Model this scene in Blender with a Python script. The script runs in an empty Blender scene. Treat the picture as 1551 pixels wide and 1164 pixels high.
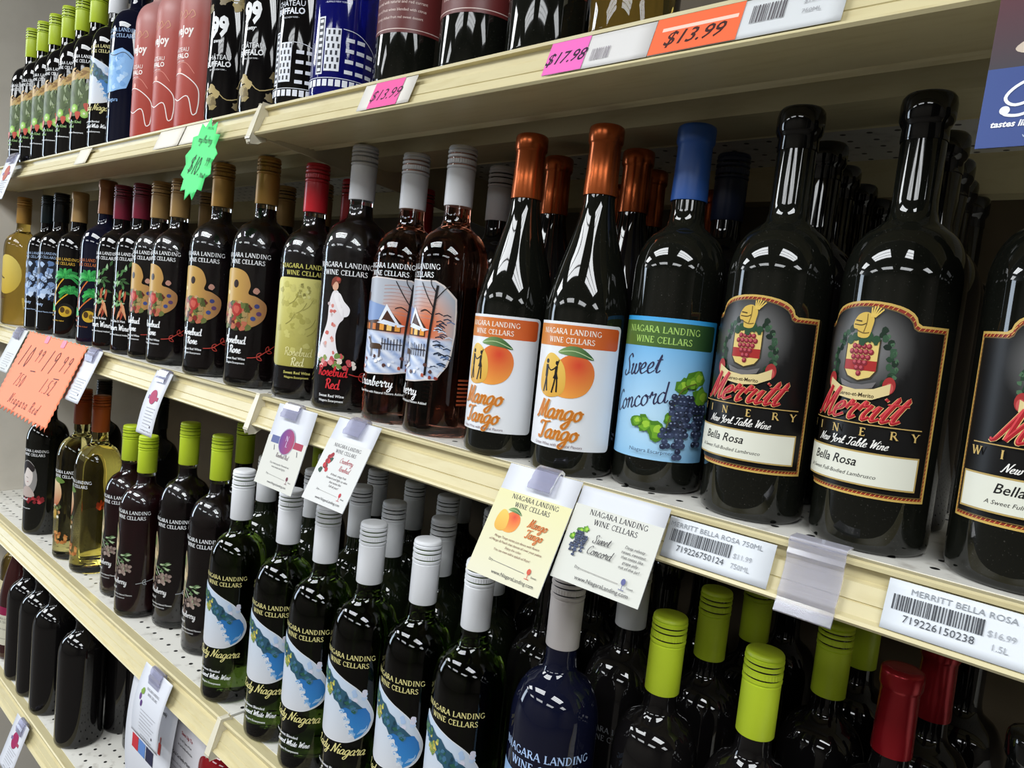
import bpy, bmesh, math, random
from mathutils import Vector, Matrix
from mathutils.geometry import tessellate_polygon

random.seed(7)
C = bpy.context.scene.collection
SC = bpy.context.scene
ZB = 1.25            # height of the middle shelf's deck above the floor

# ------------------------------------------------------------------ camera
def add_camera():
    F_PX = 1090.2
    yaw, pitch, roll = 0.71291, -0.08223, 0.10444
    cy, sy, cp, sp = math.cos(yaw), math.sin(yaw), math.cos(pitch), math.sin(pitch)
    f = Vector((-sy*cp, cy*cp, sp)); r = Vector((cy, sy, 0)); u = r.cross(f)
    cr, sr = math.cos(roll), math.sin(roll)
    r2 = cr*r + sr*u; u2 = -sr*r + cr*u
    cam = bpy.data.cameras.new('camera'); o = bpy.data.objects.new('camera', cam); C.objects.link(o)
    cam.sensor_width = 36.0; cam.lens = 36.0*F_PX/1551.0; cam.clip_start = 0.01
    m = Matrix((r2, u2, -f)).transposed().to_4x4()
    m.translation = Vector((0, -0.47984, ZB+0.12394))
    o.matrix_world = m
    SC.camera = o
add_camera()

# ------------------------------------------------------------------ world, lamps, exposure
w = bpy.data.worlds.new('world'); SC.world = w; w.use_nodes = True
w.node_tree.nodes['Background'].inputs[0].default_value = (0.75, 0.85, 1.0, 1)
w.node_tree.nodes['Background'].inputs[1].default_value = 0.025
SC.view_settings.view_transform = 'Standard'; SC.view_settings.look = 'None'
SC.view_settings.gamma = 1; SC.view_settings.use_curve_mapping = False
SC.view_settings.exposure = 0.12
SC.cycles.sample_clamp_indirect = 4.0
SC.cycles.max_bounces = 14; SC.cycles.transmission_bounces = 12; SC.cycles.glossy_bounces = 5
SC.cycles.diffuse_bounces = 4

def area(name, loc, rot, sx, sy, power, col=(1, 1, 1)):
    l = bpy.data.lights.new(name, 'AREA'); l.shape = 'RECTANGLE'; l.size = sx; l.size_y = sy
    l.energy = power; l.color = col
    o = bpy.data.objects.new(name, l); C.objects.link(o); o.location = loc; o.rotation_euler = rot
    return o
# fluorescent troffers in the shop's ceiling: three lens strips each
CEIL = 2.48
LAMPS = [(-3.4, -1.30), (-1.3, -1.30), (0.8, -1.30), (-3.4, -3.2), (-1.3, -3.2), (0.8, -3.2), (2.9, -2.0), (-5.4, -1.6)]
for (lx, ly) in LAMPS:
    pw = 13.0 if ly > -1.5 else 8.0
    for k in (-1, 0, 1):
        area('ceiling_lamp', (lx, ly+0.215*k, CEIL-0.02), (0, 0, 0), 1.30, 0.185, pw, (0.95, 0.98, 1.0))
# daylight through the shop window far down the aisle
area('window_daylight', (-6.3, -2.3, 1.5), (0, math.radians(-90), 0), 2.2, 1.0, 60.0, (0.72, 0.85, 1.0))

# ------------------------------------------------------------------ materials
def srgb(h):
    if isinstance(h, tuple): return h
    h = h.lstrip('#'); c = [int(h[i:i+2], 16)/255 for i in (0, 2, 4)]
    return tuple((x/12.92 if x <= 0.04045 else ((x+0.055)/1.055)**2.4) for x in c)
def mat(name, col, rough=0.5, metal=0.0, trans=0.0, ior=1.5, coat=0.0, spec=0.5):
    m = bpy.data.materials.new(name); m.use_nodes = True
    b = m.node_tree.nodes['Principled BSDF']
    b.inputs['Base Color'].default_value = (*srgb(col), 1)
    b.inputs['Roughness'].default_value = rough; b.inputs['Metallic'].default_value = metal
    b.inputs['Transmission Weight'].default_value = trans; b.inputs['IOR'].default_value = ior
    b.inputs['Coat Weight'].default_value = coat; b.inputs['Specular IOR Level'].default_value = spec
    return m
def nodes(m): return m.node_tree.nodes, m.node_tree.links, m.node_tree.nodes['Principled BSDF']
def noisy(m, c2, scale=40, lo=0.45, hi=0.7, stretch=(1, 1, 1), bump=0.0):
    """blend a second colour in by object-space noise: wear and dirt"""
    n, l, b = nodes(m)
    tc = n.new('ShaderNodeTexCoord'); mp = n.new('ShaderNodeMapping'); nz = n.new('ShaderNodeTexNoise')
    mp.inputs['Scale'].default_value = stretch; nz.inputs['Scale'].default_value = scale; nz.inputs['Detail'].default_value = 5
    cr = n.new('ShaderNodeMapRange'); cr.inputs['From Min'].default_value = lo; cr.inputs['From Max'].default_value = hi
    mx = n.new('ShaderNodeMixRGB'); mx.inputs[1].default_value = b.inputs['Base Color'].default_value; mx.inputs[2].default_value = (*srgb(c2), 1)
    l.new(tc.outputs['Object'], mp.inputs['Vector']); l.new(mp.outputs[0], nz.inputs['Vector'])
    l.new(nz.outputs['Fac'], cr.inputs['Value']); l.new(cr.outputs[0], mx.inputs[0]); l.new(mx.outputs[0], b.inputs['Base Color'])
    if bump:
        bp = n.new('ShaderNodeBump'); bp.inputs['Strength'].default_value = bump; bp.inputs['Distance'].default_value = 0.001
        l.new(nz.outputs['Fac'], bp.inputs['Height']); l.new(bp.outputs[0], b.inputs['Normal'])
    return m

M = {}
M['cream'] = noisy(mat('cream_shelf_paint', '#cfc49a', 0.38), '#c6b98c', 26, 0.5, 0.75, (1, 6, 6))
M['bracket'] = mat('bracket_paint', '#cdc4a4', 0.4)
M['clipwhite'] = mat('ivory_end_cap', '#d8d2bd', 0.35)
M['back'] = noisy(mat('back_panel_paint', '#5c503d', 0.6), '#4f4535', 12)
M['panel'] = noisy(mat('end_panel_paint', '#d8d2c6', 0.5), '#cbc5b9', 8)
M['wall'] = mat('shop_wall_paint', '#6e685e', 0.8)
M['ceil'] = mat('ceiling_tile', '#8a8780', 0.9)
M['floor'] = mat('floor_tile', '#4d4740', 0.6)
M['clear'] = mat('clear_plastic', '#e9e9f7', 0.12, trans=0.75, ior=1.45)
M['frost'] = mat('lilac_plastic_clip', '#d9d9ec', 0.12, trans=0.8, ior=1.35)
M['paper'] = mat('tag_paper', '#e6e8ee', 0.6)

def deck_mat():
    m = mat('perforated_white_deck', '#dcdad2', 0.42); n, l, b = nodes(m)
    tc = n.new('ShaderNodeTexCoord'); sp = n.new('ShaderNodeSeparateXYZ'); l.new(tc.outputs['Object'], sp.inputs[0])
    def mth(op, a, c=None):
        x = n.new('ShaderNodeMath'); x.operation = op
        for i, v in enumerate((a, c)):
            if v is None: continue
            if isinstance(v, (int, float)): x.inputs[i].default_value = v
            else: l.new(v, x.inputs[i])
        return x.outputs[0]
    def cell(s, p, off):
        return mth('SUBTRACT', mth('FRACT', mth('DIVIDE', mth('ADD', s, 50*p+off), p)), 0.5)
    d = mth('ADD', mth('POWER', cell(sp.outputs[0], 0.0254, 0.0), 2.0), mth('POWER', cell(sp.outputs[1], 0.0254, 0.004), 2.0))
    hole = mth('LESS_THAN', d, 0.0135)
    nz = n.new('ShaderNodeTexNoise'); nz.inputs['Scale'].default_value = 55; nz.inputs['Detail'].default_value = 6; l.new(tc.outputs['Object'], nz.inputs['Vector'])
    mr = n.new('ShaderNodeMapRange'); mr.inputs['From Min'].default_value = 0.55; mr.inputs['From Max'].default_value = 0.75; l.new(nz.outputs['Fac'], mr.inputs['Value'])
    m1 = n.new('ShaderNodeMixRGB'); m1.inputs[1].default_value = (*srgb('#dedcd4'), 1); m1.inputs[2].default_value = (*srgb('#b4b0a6'), 1); l.new(mr.outputs[0], m1.inputs[0])
    m2 = n.new('ShaderNodeMixRGB'); m2.inputs[2].default_value = (0.01, 0.01, 0.01, 1); l.new(m1.outputs[0], m2.inputs[1]); l.new(hole, m2.inputs[0])
    l.new(m2.outputs[0], b.inputs['Base Color'])
    return m
M['deck'] = deck_mat()

def dusty(m, amount=0.72):
    """fine dust specks on a glass surface"""
    n, l, b = nodes(m)
    tc = n.new('ShaderNodeTexCoord'); nz = n.new('ShaderNodeTexNoise'); nz.inputs['Scale'].default_value = 900; nz.inputs['Detail'].default_value = 2
    n2 = n.new('ShaderNodeTexNoise'); n2.inputs['Scale'].default_value = 22
    l.new(tc.outputs['Object'], nz.inputs['Vector']); l.new(tc.outputs['Object'], n2.inputs['Vector'])
    mr = n.new('ShaderNodeMapRange'); mr.inputs['From Min'].default_value = amount; mr.inputs['From Max'].default_value = amount+0.1; l.new(nz.outputs['Fac'], mr.inputs['Value'])
    mu = n.new('ShaderNodeMath'); mu.operation = 'MULTIPLY'; l.new(mr.outputs[0], mu.inputs[0]); l.new(n2.outputs['Fac'], mu.inputs[1])
    mx = n.new('ShaderNodeMixRGB'); mx.inputs[1].default_value = b.inputs['Base Color'].default_value; mx.inputs[2].default_value = (0.10, 0.095, 0.085, 1)
    l.new(mu.outputs[0], mx.inputs[0]); l.new(mx.outputs[0], b.inputs['Base Color'])
    return m
M['dark_opaque'] = dusty(mat('black_wine_glass', (0.0045, 0.0040, 0.0042), 0.035))
M['dark_blue'] = mat('midnight_blue_glass', (0.004, 0.005, 0.016), 0.03)
M['cobalt'] = mat('cobalt_blue_glass', (0.008, 0.010, 0.22), 0.05, trans=0.5)
M['merritt_glass'] = dusty(mat('dusty_black_green_glass', (0.0055, 0.006, 0.0045), 0.035), 0.68)
M['flint'] = mat('clear_flint_glass', (0.94, 0.95, 0.94), 0.0, trans=1.0, ior=1.5)
M['wine_black'] = mat('dark_red_wine', (0.006, 0.0022, 0.003), 0.25, spec=0.2)
M['wine_berry'] = mat('berry_red_wine', (0.018, 0.001, 0.003), 0.3, spec=0.2)
M['green_glass'] = mat('dark_green_glass', (0.085, 0.15, 0.02), 0.0, trans=1.0, ior=1.45)
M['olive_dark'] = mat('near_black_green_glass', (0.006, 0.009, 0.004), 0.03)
M['rose_wine'] = mat('amber_rose_wine', (0.92, 0.40, 0.26), 0.0, trans=1.0, ior=1.42)
M['gold_wine'] = mat('golden_white_wine', (0.90, 0.66, 0.16), 0.0, trans=1.0, ior=1.42)
M['pale_wine'] = mat('pale_straw_wine', (0.95, 0.86, 0.36), 0.0, trans=1.0, ior=1.42)
def pink_frost():
    m = mat('frosted_coral_bottle', '#a53320', 0.42); n, l, b = nodes(m)
    tc = n.new('ShaderNodeTexCoord'); sp = n.new('ShaderNodeSeparateXYZ'); mr = n.new('ShaderNodeMapRange'); mx = n.new('ShaderNodeMixRGB')
    mr.inputs['From Min'].default_value = .15; mr.inputs['From Max'].default_value = .24     # the wine stops here; above it the frosted glass is empty
    mx.inputs[1].default_value = (*srgb('#a53320'), 1); mx.inputs[2].default_value = (*srgb('#bd9a98'), 1)
    l.new(tc.outputs['Object'], sp.inputs[0]); l.new(sp.outputs[2], mr.inputs['Value']); l.new(mr.outputs[0], mx.inputs[0]); l.new(mx.outputs[0], b.inputs['Base Color'])
    return m
M['pink_frost'] = pink_frost()
M['brown_red'] = mat('brown_red_hock_glass', (0.035, 0.009, 0.009), 0.05)
M['red_glass'] = mat('bright_red_bottle', (0.20, 0.006, 0.010), 0.06)
def cap(name, col, rough=0.42, metal=0.0): M[name] = mat(name+'_closure', col, rough, metal)
cap('lime', '#bcd22e'); cap('white_cap', '#e6e8ec'); cap('tan', '#b08d57', 0.4, 0.2); cap('gold_tan', '#b98d45', 0.4, 0.3)
cap('burgundy', '#7d2338', 0.35); cap('red_cap', '#c4252f', 0.3); cap('grey', '#d2d3d6', 0.4); cap('greyrose', '#bfb9b7', 0.4)
cap('copper', '#b55a2b', 0.24, 0.75); cap('blue_cap', '#25519a', 0.4); cap('navy', '#1b2440', 0.35); cap('black_cap', '#0b0f10', 0.3)
cap('orange_cap', '#b2571f', 0.35); cap('bronze', '#8f5f38', 0.3, 0.5); cap('red_foil', '#9c1a24', 0.26, 0.5); cap('teal_black', '#0d2226', 0.35)
cap('dark_gloss', (0.005, 0.005, 0.005), 0.05)
def print_mat(name, rough):
    m = mat(name, '#ffffff', rough, spec=0.35); n, l, b = nodes(m)
    a = n.new('ShaderNodeVertexColor'); a.layer_name = 'Col'; l.new(a.outputs[0], b.inputs['Base Color']); return m
M['print'] = print_mat('printed_ink', 0.38); M['print_paper'] = print_mat('printed_card', 0.6)

# ------------------------------------------------------------------ object helpers
def link(name, me, m=None, parent=None, smooth=False):
    o = bpy.data.objects.new(name, me); C.objects.link(o)
    if m is not None and not me.materials: me.materials.append(m)
    if parent: o.parent = parent
    if smooth:
        for p in me.polygons: p.use_smooth = True
    return o
def tag(o, label, cat, group=None):
    o['label'] = label; o['category'] = cat
    if group: o['group'] = group
    return o
def empty(name, loc, label, cat, group=None, rz=0):
    o = bpy.data.objects.new(name, None); C.objects.link(o); o.empty_display_size = 0.03
    o.location = loc; o.rotation_euler = (0, 0, rz)
    return tag(o, label, cat, group)
def pydata(name, v, f):
    me = bpy.data.meshes.new(name); me.from_pydata(v, [], f); me.update(); return me
def box_me(name, x0, x1, y0, y1, z0, z1):
    v = [(x, y, z) for x in (x0, x1) for y in (y0, y1) for z in (z0, z1)]
    return pydata(name, v, [(0, 1, 3, 2), (4, 6, 7, 5), (0, 4, 5, 1), (2, 3, 7, 6), (0, 2, 6, 4), (1, 5, 7, 3)])
def extrude_yz(name, prof, x0, x1):
    n = len(prof)
    v = [(x0, y, z) for y, z in prof]+[(x1, y, z) for y, z in prof]
    f = [(i, (i+1) % n, (i+1) % n+n, i+n) for i in range(n)]
    for t in tessellate_polygon([[Vector((y, z, 0)) for y, z in prof]]):
        f.append(tuple(t)); f.append(tuple(i+n for i in reversed(t)))
    return pydata(name, v, f)
def structure(name, me, m):
    o = link(name, me, m); o['kind'] = 'structure'; return o
def lathe(name, prof, seg=44):
    v = []; f = []; n = len(prof)
    for k in range(seg):
        a = 2*math.pi*k/seg
        for r, z in prof: v.append((r*math.cos(a), r*math.sin(a), z))
    for k in range(seg):
        k2 = (k+1) % seg
        for i in range(n-1):
            f.append((k*n+i, k2*n+i, k2*n+i+1, k*n+i+1))
    b = len(v); v.append((0, 0, prof[0][1])); t = len(v); v.append((0, 0, prof[-1][1]))
    for k in range(seg):
        k2 = (k+1) % seg
        f.append((b, k2*n, k*n)); f.append((t, k*n+n-1, k2*n+n-1))
    me = pydata(name, v, f)
    me.polygons.foreach_set('use_smooth', [True]*len(me.polygons))
    me.set_sharp_from_angle(angle=math.radians(50))
    return me

# ------------------------------------------------------------------ lettering
def catmull(p, n=6, closed=False):
    if len(p) < 3 and not closed: return list(p)
    out = []; m = len(p)
    for i in range(m if closed else m-1):
        g = (lambda j: p[j % m]) if closed else (lambda j: p[max(0, min(m-1, j))])
        a, b, c, d = g(i-1), g(i), g(i+1), g(i+2)
        for k in range(n):
            t = k/n
            out.append(tuple(0.5*(2*b[q]+(c[q]-a[q])*t+(2*a[q]-5*b[q]+4*c[q]-d[q])*t*t+(3*b[q]-a[q]-3*c[q]+d[q])*t**3) for q in (0, 1)))
    out.append(p[0] if closed else p[-1])
    return out
def ribbon(pts, wd):
    """a stroke as quads; wd: width or f(direction angle)"""
    n = len(pts); L = []; R = []
    for i in range(n):
        a = pts[max(0, i-1)]; b = pts[min(n-1, i+1)]
        dx, dy = b[0]-a[0], b[1]-a[1]; d = math.hypot(dx, dy) or 1e-9
        ww = wd(math.atan2(dy, dx)) if callable(wd) else wd
        nx, ny = -dy/d*ww/2, dx/d*ww/2
        L.append((pts[i][0]+nx, pts[i][1]+ny)); R.append((pts[i][0]-nx, pts[i][1]-ny))
    return [[R[i], R[i+1], L[i+1], L[i]] for i in range(n-1)]
_K, _k = 0.185, 0.095
SERIF = {  # strokes (points, width, curved?), serif centres, advance; cap height 1
 'N': ([([(.12, 0), (.12, 1)], _k, 0), ([(.12, 1), (.78, 0)], _K, 0), ([(.78, 0), (.78, 1)], _k, 0)], [(.12, 0), (.78, 1), (.06, 1)], .96),
 'I': ([([(.2, 0), (.2, 1)], _K, 0)], [(.2, 0), (.2, 1)], .44),
 'A': ([([(.06, 0), (.42, 1)], _k, 0), ([(.42, 1), (.78, 0)], _K, 0), ([(.18, .34), (.65, .34)], _k, 0)], [(.06, 0), (.78, 0)], .86),
 'G': ([([(.74, .78), (.5, .98), (.2, .82), (.1, .5), (.2, .18), (.5, .02), (.76, .16)], .11, 1), ([(.76, .1), (.76, .42)], _K, 0)], [(.76, .42)], .9),
 'R': ([([(.18, 0), (.18, 1)], _K, 0), ([(.18, .97), (.5, .96), (.62, .75), (.5, .53), (.18, .5)], .1, 1), ([(.4, .52), (.8, 0)], _K, 0)], [(.18, 0), (.14, 1), (.8, 0)], .84),
 'L': ([([(.18, 0), (.18, 1)], _K, 0), ([(.18, .03), (.62, .03), (.62, .2)], _k, 0)], [(.18, 1), (.14, 0)], .68),
 'D': ([([(.18, 0), (.18, 1)], _K, 0), ([(.18, .97), (.55, .92), (.76, .5), (.55, .08), (.18, .03)], .11, 1)], [(.14, 0), (.14, 1)], .92),
 'W': ([([(.05, 1), (.3, 0)], _K, 0), ([(.3, 0), (.55, 1)], _k, 0), ([(.52, 1), (.78, 0)], _K, 0), ([(.78, 0), (1.03, 1)], _k, 0)], [(.05, 1), (1.03, 1), (.53, 1)], 1.12),
 'E': ([([(.18, 0), (.18, 1)], _K, 0), ([(.18, .97), (.6, .97), (.6, .8)], _k, 0), ([(.18, .52), (.5, .52)], _k, 0), ([(.18, .03), (.62, .03), (.62, .2)], _k, 0)], [(.14, 0), (.14, 1)], .7),
 'C': ([([(.74, .78), (.5, .98), (.2, .82), (.1, .5), (.2, .18), (.5, .02), (.76, .2)], .11, 1), ([(.74, .95), (.74, .72)], _k, 0)], [], .84),
 'S': ([([(.54, .82), (.32, .98), (.1, .78), (.3, .54), (.56, .28), (.34, .02), (.06, .18)], .12, 1)], [], .66),
 'Y': ([([(.05, 1), (.4, .48)], _K, 0), ([(.76, 1), (.4, .48)], _k, 0), ([(.4, .5), (.4, 0)], _K, 0)], [(.05, 1), (.76, 1), (.4, 0)], .84),
 'T': ([([(.38, 0), (.38, 1)], _K, 0), ([(.04, .8), (.04, .97), (.72, .97), (.72, .8)], _k, 0)], [(.38, 0)], .78),
 'M': ([([(.12, 0), (.12, 1)], _k, 0), ([(.12, 1), (.5, .1)], _K, 0), ([(.5, .1), (.88, 1)], _k, 0), ([(.88, 1), (.88, 0)], _K, 0)], [(.1, 0), (.1, 1), (.9, 1), (.9, 0)], 1.05),
 ' ': ([], [], .42)}
def serif_polys(s, h, track=0.03):
    out = []; x = 0
    for ch in s:
        st, sf, adv = SERIF[ch]
        for pts, wd, cv in st:
            for q in ribbon(catmull(pts, 4) if cv else pts, wd): out.append([(x+u, v) for u, v in q])
        for u, v in sf:
            y0 = v if v == 0 else v-.05
            out.append([(x+u-.14, y0), (x+u+.14, y0), (x+u+.14, y0+.05), (x+u-.14, y0+.05)])
        x += adv+track
    return [[(u*h, v*h) for u, v in p] for p in out], x*h
# a slanted joined hand: x-height 1
SCRIPT = {
 'a': ([[(.78, .9), (.45, 1), (.12, .62), (.14, .14), (.42, .02), (.72, .4), (.8, .95)], [(.8, .95), (.74, .25), (.9, .0), (1.1, .2)]], 1.02),
 'b': ([[(.1, .3), (.4, 1.3), (.42, 1.95), (.25, 1.8), (.15, .6), (.3, .02), (.62, .15), (.72, .6), (.6, .9), (.95, .85)]], .9),
 'c': ([[(.66, .8), (.45, 1), (.15, .65), (.15, .2), (.42, .0), (.85, .25)]], .78),
 'd': ([[(.75, .88), (.45, 1), (.12, .62), (.14, .14), (.42, .02), (.72, .4), (.95, 1.95)], [(.93, 1.9), (.76, .3), (.9, 0), (1.1, .2)]], 1.02),
 'e': ([[(.1, .35), (.5, .55), (.6, .85), (.42, 1), (.16, .65), (.16, .2), (.42, .0), (.85, .25)]], .78),
 'f': ([[(.1, .2), (.45, 1.3), (.5, 1.95), (.3, 1.6), (.2, 0), (.1, -.8)], [(.05, .9), (.6, 1.0)]], .6),
 'g': ([[(.78, .9), (.45, 1), (.12, .62), (.14, .16), (.42, .04), (.72, .4), (.82, .95)], [(.82, .95), (.7, -.4), (.4, -.95), (.08, -.7), (.5, -.2), (1.08, .2)]], 1.0),
 'h': ([[(.1, .3), (.42, 1.4), (.42, 1.95), (.25, 1.6), (.1, 0)], [(.13, .4), (.45, .95), (.68, .75), (.64, .15), (.8, 0), (1.0, .2)]], .95),
 'i': ([[(.1, .55), (.3, .95), (.22, .2), (.38, 0), (.62, .2)], [(.36, 1.38), (.42, 1.5)]], .55),
 'k': ([[(.1, .3), (.42, 1.4), (.42, 1.95), (.25, 1.6), (.1, 0)], [(.6, .95), (.2, .5), (.55, .05), (.9, .2)]], .85),
 'l': ([[(.1, .3), (.42, 1.4), (.42, 1.95), (.22, 1.6), (.18, .2), (.34, 0), (.58, .2)]], .52),
 'm': ([[(.08, .75), (.22, .98), (.14, 0)], [(.16, .4), (.42, .96), (.6, .8), (.52, 0)], [(.54, .4), (.8, .96), (1.0, .8), (.94, .15), (1.1, 0), (1.3, .2)]], 1.25),
 'n': ([[(.08, .75), (.24, .98), (.16, 0)], [(.18, .4), (.48, .96), (.7, .8), (.64, .15), (.8, 0), (1.0, .2)]], .95),
 'o': ([[(.5, 1), (.18, .75), (.12, .25), (.4, 0), (.72, .3), (.72, .75), (.5, 1), (.62, .8), (.98, .85)]], .9),
 'r': ([[(.06, .6), (.24, 1.2), (.32, .86), (.64, .96), (.5, .35), (.62, 0), (.86, .22)]], .8),
 's': ([[(.05, .2), (.4, 1.1), (.6, .5), (.5, .08), (.2, .05)], [(.45, .05), (.8, .25)]], .72),
 't': ([[(.1, .3), (.45, 1.65), (.25, .3), (.38, 0), (.62, .2)], [(.08, 1.12), (.62, 1.2)]], .55),
 'u': ([[(.08, .7), (.24, .98), (.16, .2), (.4, 0), (.72, .5), (.78, .98)], [(.78, .98), (.7, .2), (.86, 0), (1.05, .2)]], 1.0),
 'w': ([[(.08, .8), (.24, .98), (.16, .2), (.36, 0), (.6, .4), (.66, .95)], [(.64, .9), (.6, .2), (.82, 0), (1.08, .4), (1.02, .98), (1.25, .85)]], 1.15),
 'y': ([[(.08, .7), (.24, .98), (.16, .25), (.4, .05), (.72, .5), (.78, .98)], [(.8, .98), (.68, -.4), (.38, -.95), (.08, -.7), (.5, -.2), (1.05, .2)]], 1.0),
 'M': ([[(-.1, .1), (.1, .05), (.35, 1.1), (.5, 1.95)], [(.5, 1.95), (.62, .05)], [(.62, .05), (1.2, 1.95)], [(1.2, 1.95), (1.15, .4), (1.3, 0), (1.55, .2)]], 1.45),
 'T': ([[(-.05, 1.5), (.1, 1.85), (.7, 1.8), (1.3, 1.95)], [(.72, 1.8), (.6, .8), (.5, .1), (.2, .0), (.1, .25)]], 1.0),
 'S': ([[(1.0, 1.6), (.75, 1.95), (.35, 1.6), (.6, 1.05), (.75, .4), (.4, -.05), (.0, .2), (.15, .5)], [(.65, .05), (1.0, .2)]], 1.05),
 'C': ([[(1.0, 1.65), (.75, 1.95), (.25, 1.4), (.1, .6), (.4, .0), (.85, .1), (1.1, .35)]], 1.05),
 'N': ([[(-.1, .1), (.1, .05), (.4, 1.9)], [(.4, 1.9), (.85, .05)], [(.85, .05), (1.2, 1.8), (1.4, 1.95)]], 1.25),
 'L': ([[(.2, 1.5), (.5, 1.95), (.6, 1.4), (.3, .3), (.0, .1), (.3, .2), (.7, 0), (1.0, .2)]], 1.0),
 'Y': ([[(.0, 1.6), (.2, 1.95), (.3, 1.1), (.6, .95), (.95, 1.95)], [(.95, 1.95), (.7, .1), (.3, -.4)]], 1.0),
 'W': ([[(.0, 1.7), (.2, 1.95), (.3, .05)], [(.3, .05), (.8, 1.6)], [(.8, 1.6), (.85, .05)], [(.85, .05), (1.3, 1.7), (1.5, 1.95)]], 1.3),
 'R': ([[(.35, 1.85), (.15, 0)], [(.0, 1.5), (.4, 1.95), (.9, 1.7), (.75, 1.1), (.3, 1.0)], [(.5, 1.0), (.9, .05), (1.15, .2)]], 1.05),
 'B': ([[(.35, 1.85), (.15, 0)], [(.0, 1.5), (.4, 1.95), (.9, 1.7), (.7, 1.1), (.4, 1.05), (.85, .8), (.75, .15), (.15, 0)]], 1.0),
 'P': ([[(.0, .2), (.2, -.1), (.5, .6), (.95, 1.9)], [(.3, 1.0), (.05, 1.3), (.4, 1.9), (1.2, 2.1), (1.7, 1.7), (1.5, 1.2), (.9, .95), (.6, 1.1)]], 1.5),
 'V': ([[(.0, 1.7), (.2, 1.95), (.4, .05)], [(.4, .05), (.9, 1.7), (1.1, 1.95)]], .95),
 '$': ([[(.7, 1.5), (.4, 1.75), (.1, 1.4), (.4, 1.0), (.7, .6), (.4, .2), (.05, .45)], [(.5, 2.0), (.3, 0)]], .95),
 '0': ([[(.4, 1.8), (.1, 1.0), (.3, .0), (.65, .8), (.4, 1.8)]], .85),
 '1': ([[(.35, 1.85), (.15, 0)]], .5),
 '2': ([[(.1, 1.4), (.4, 1.8), (.65, 1.4), (.1, 0), (.7, .05)]], .85),
 '3': ([[(.1, 1.6), (.4, 1.85), (.62, 1.5), (.3, 1.02), (.66, .65), (.45, .05), (.02, .2)]], .85),
 '5': ([[(.7, 1.8), (.25, 1.75), (.15, 1.05), (.55, .9), (.5, .1), (.05, .1)]], .8),
 '7': ([[(.1, 1.7), (.75, 1.8), (.3, 0)]], .8),
 '8': ([[(.6, 1.5), (.35, 1.8), (.2, 1.3), (.6, .5), (.3, 0), (.05, .5), (.6, 1.5)]], .8),
 '9': ([[(.66, 1.55), (.42, 1.82), (.12, 1.5), (.28, 1.08), (.6, 1.3), (.67, 1.6)], [(.67, 1.6), (.6, .8), (.45, 0)]], .85),
 '.': ([[(.1, .0), (.18, .12)]], .35), '/': ([[(.0, -.2), (.6, 1.9)]], .6), '-': ([[(.1, .7), (.5, .75)]], .6),
 ' ': ([], .6)}
def script_polys(s, h, wd=0.2, slant=0.22, thin=0.45, space=0.0):
    """h = x-height"""
    out = []; x = 0
    pen = lambda a: wd*(thin+(1-thin)*abs(math.sin(a-0.35)))
    for ch in s:
        st, adv = SCRIPT[ch]
        for pts in st:
            p = [(x+u+slant*v, v) for u, v in pts]
            out += ribbon(catmull(p, 5), pen)
        x += adv+space
    return [[(u*h, v*h) for u, v in p] for p in out], x*h
_fc = {}
def font_polys(s, h, bold=0.0, shear=0.0, narrow=1.0):
    key = (s, bold, shear)
    if key not in _fc:
        cu = bpy.data.curves.new('lettering', 'FONT'); cu.body = s; cu.resolution_u = 2; cu.offset = bold; cu.shear = shear
        o = bpy.data.objects.new('lettering', cu); C.objects.link(o)
        dg = bpy.context.evaluated_depsgraph_get(); ev = o.evaluated_get(dg); me = ev.to_mesh()
        vs = [tuple(v.co[:2]) for v in me.vertices]
        pl = [[vs[i] for i in p.vertices] for p in me.polygons]
        ev.to_mesh_clear(); bpy.data.objects.remove(o); bpy.data.curves.remove(cu)
        _fc[key] = (pl, max([v[0] for v in vs] or [0]))
    pl, wd = _fc[key]
    k = h/0.69     # h = cap height
    return [[(u*k*narrow, v*k) for u, v in p] for p in pl], wd*k*narrow

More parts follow.
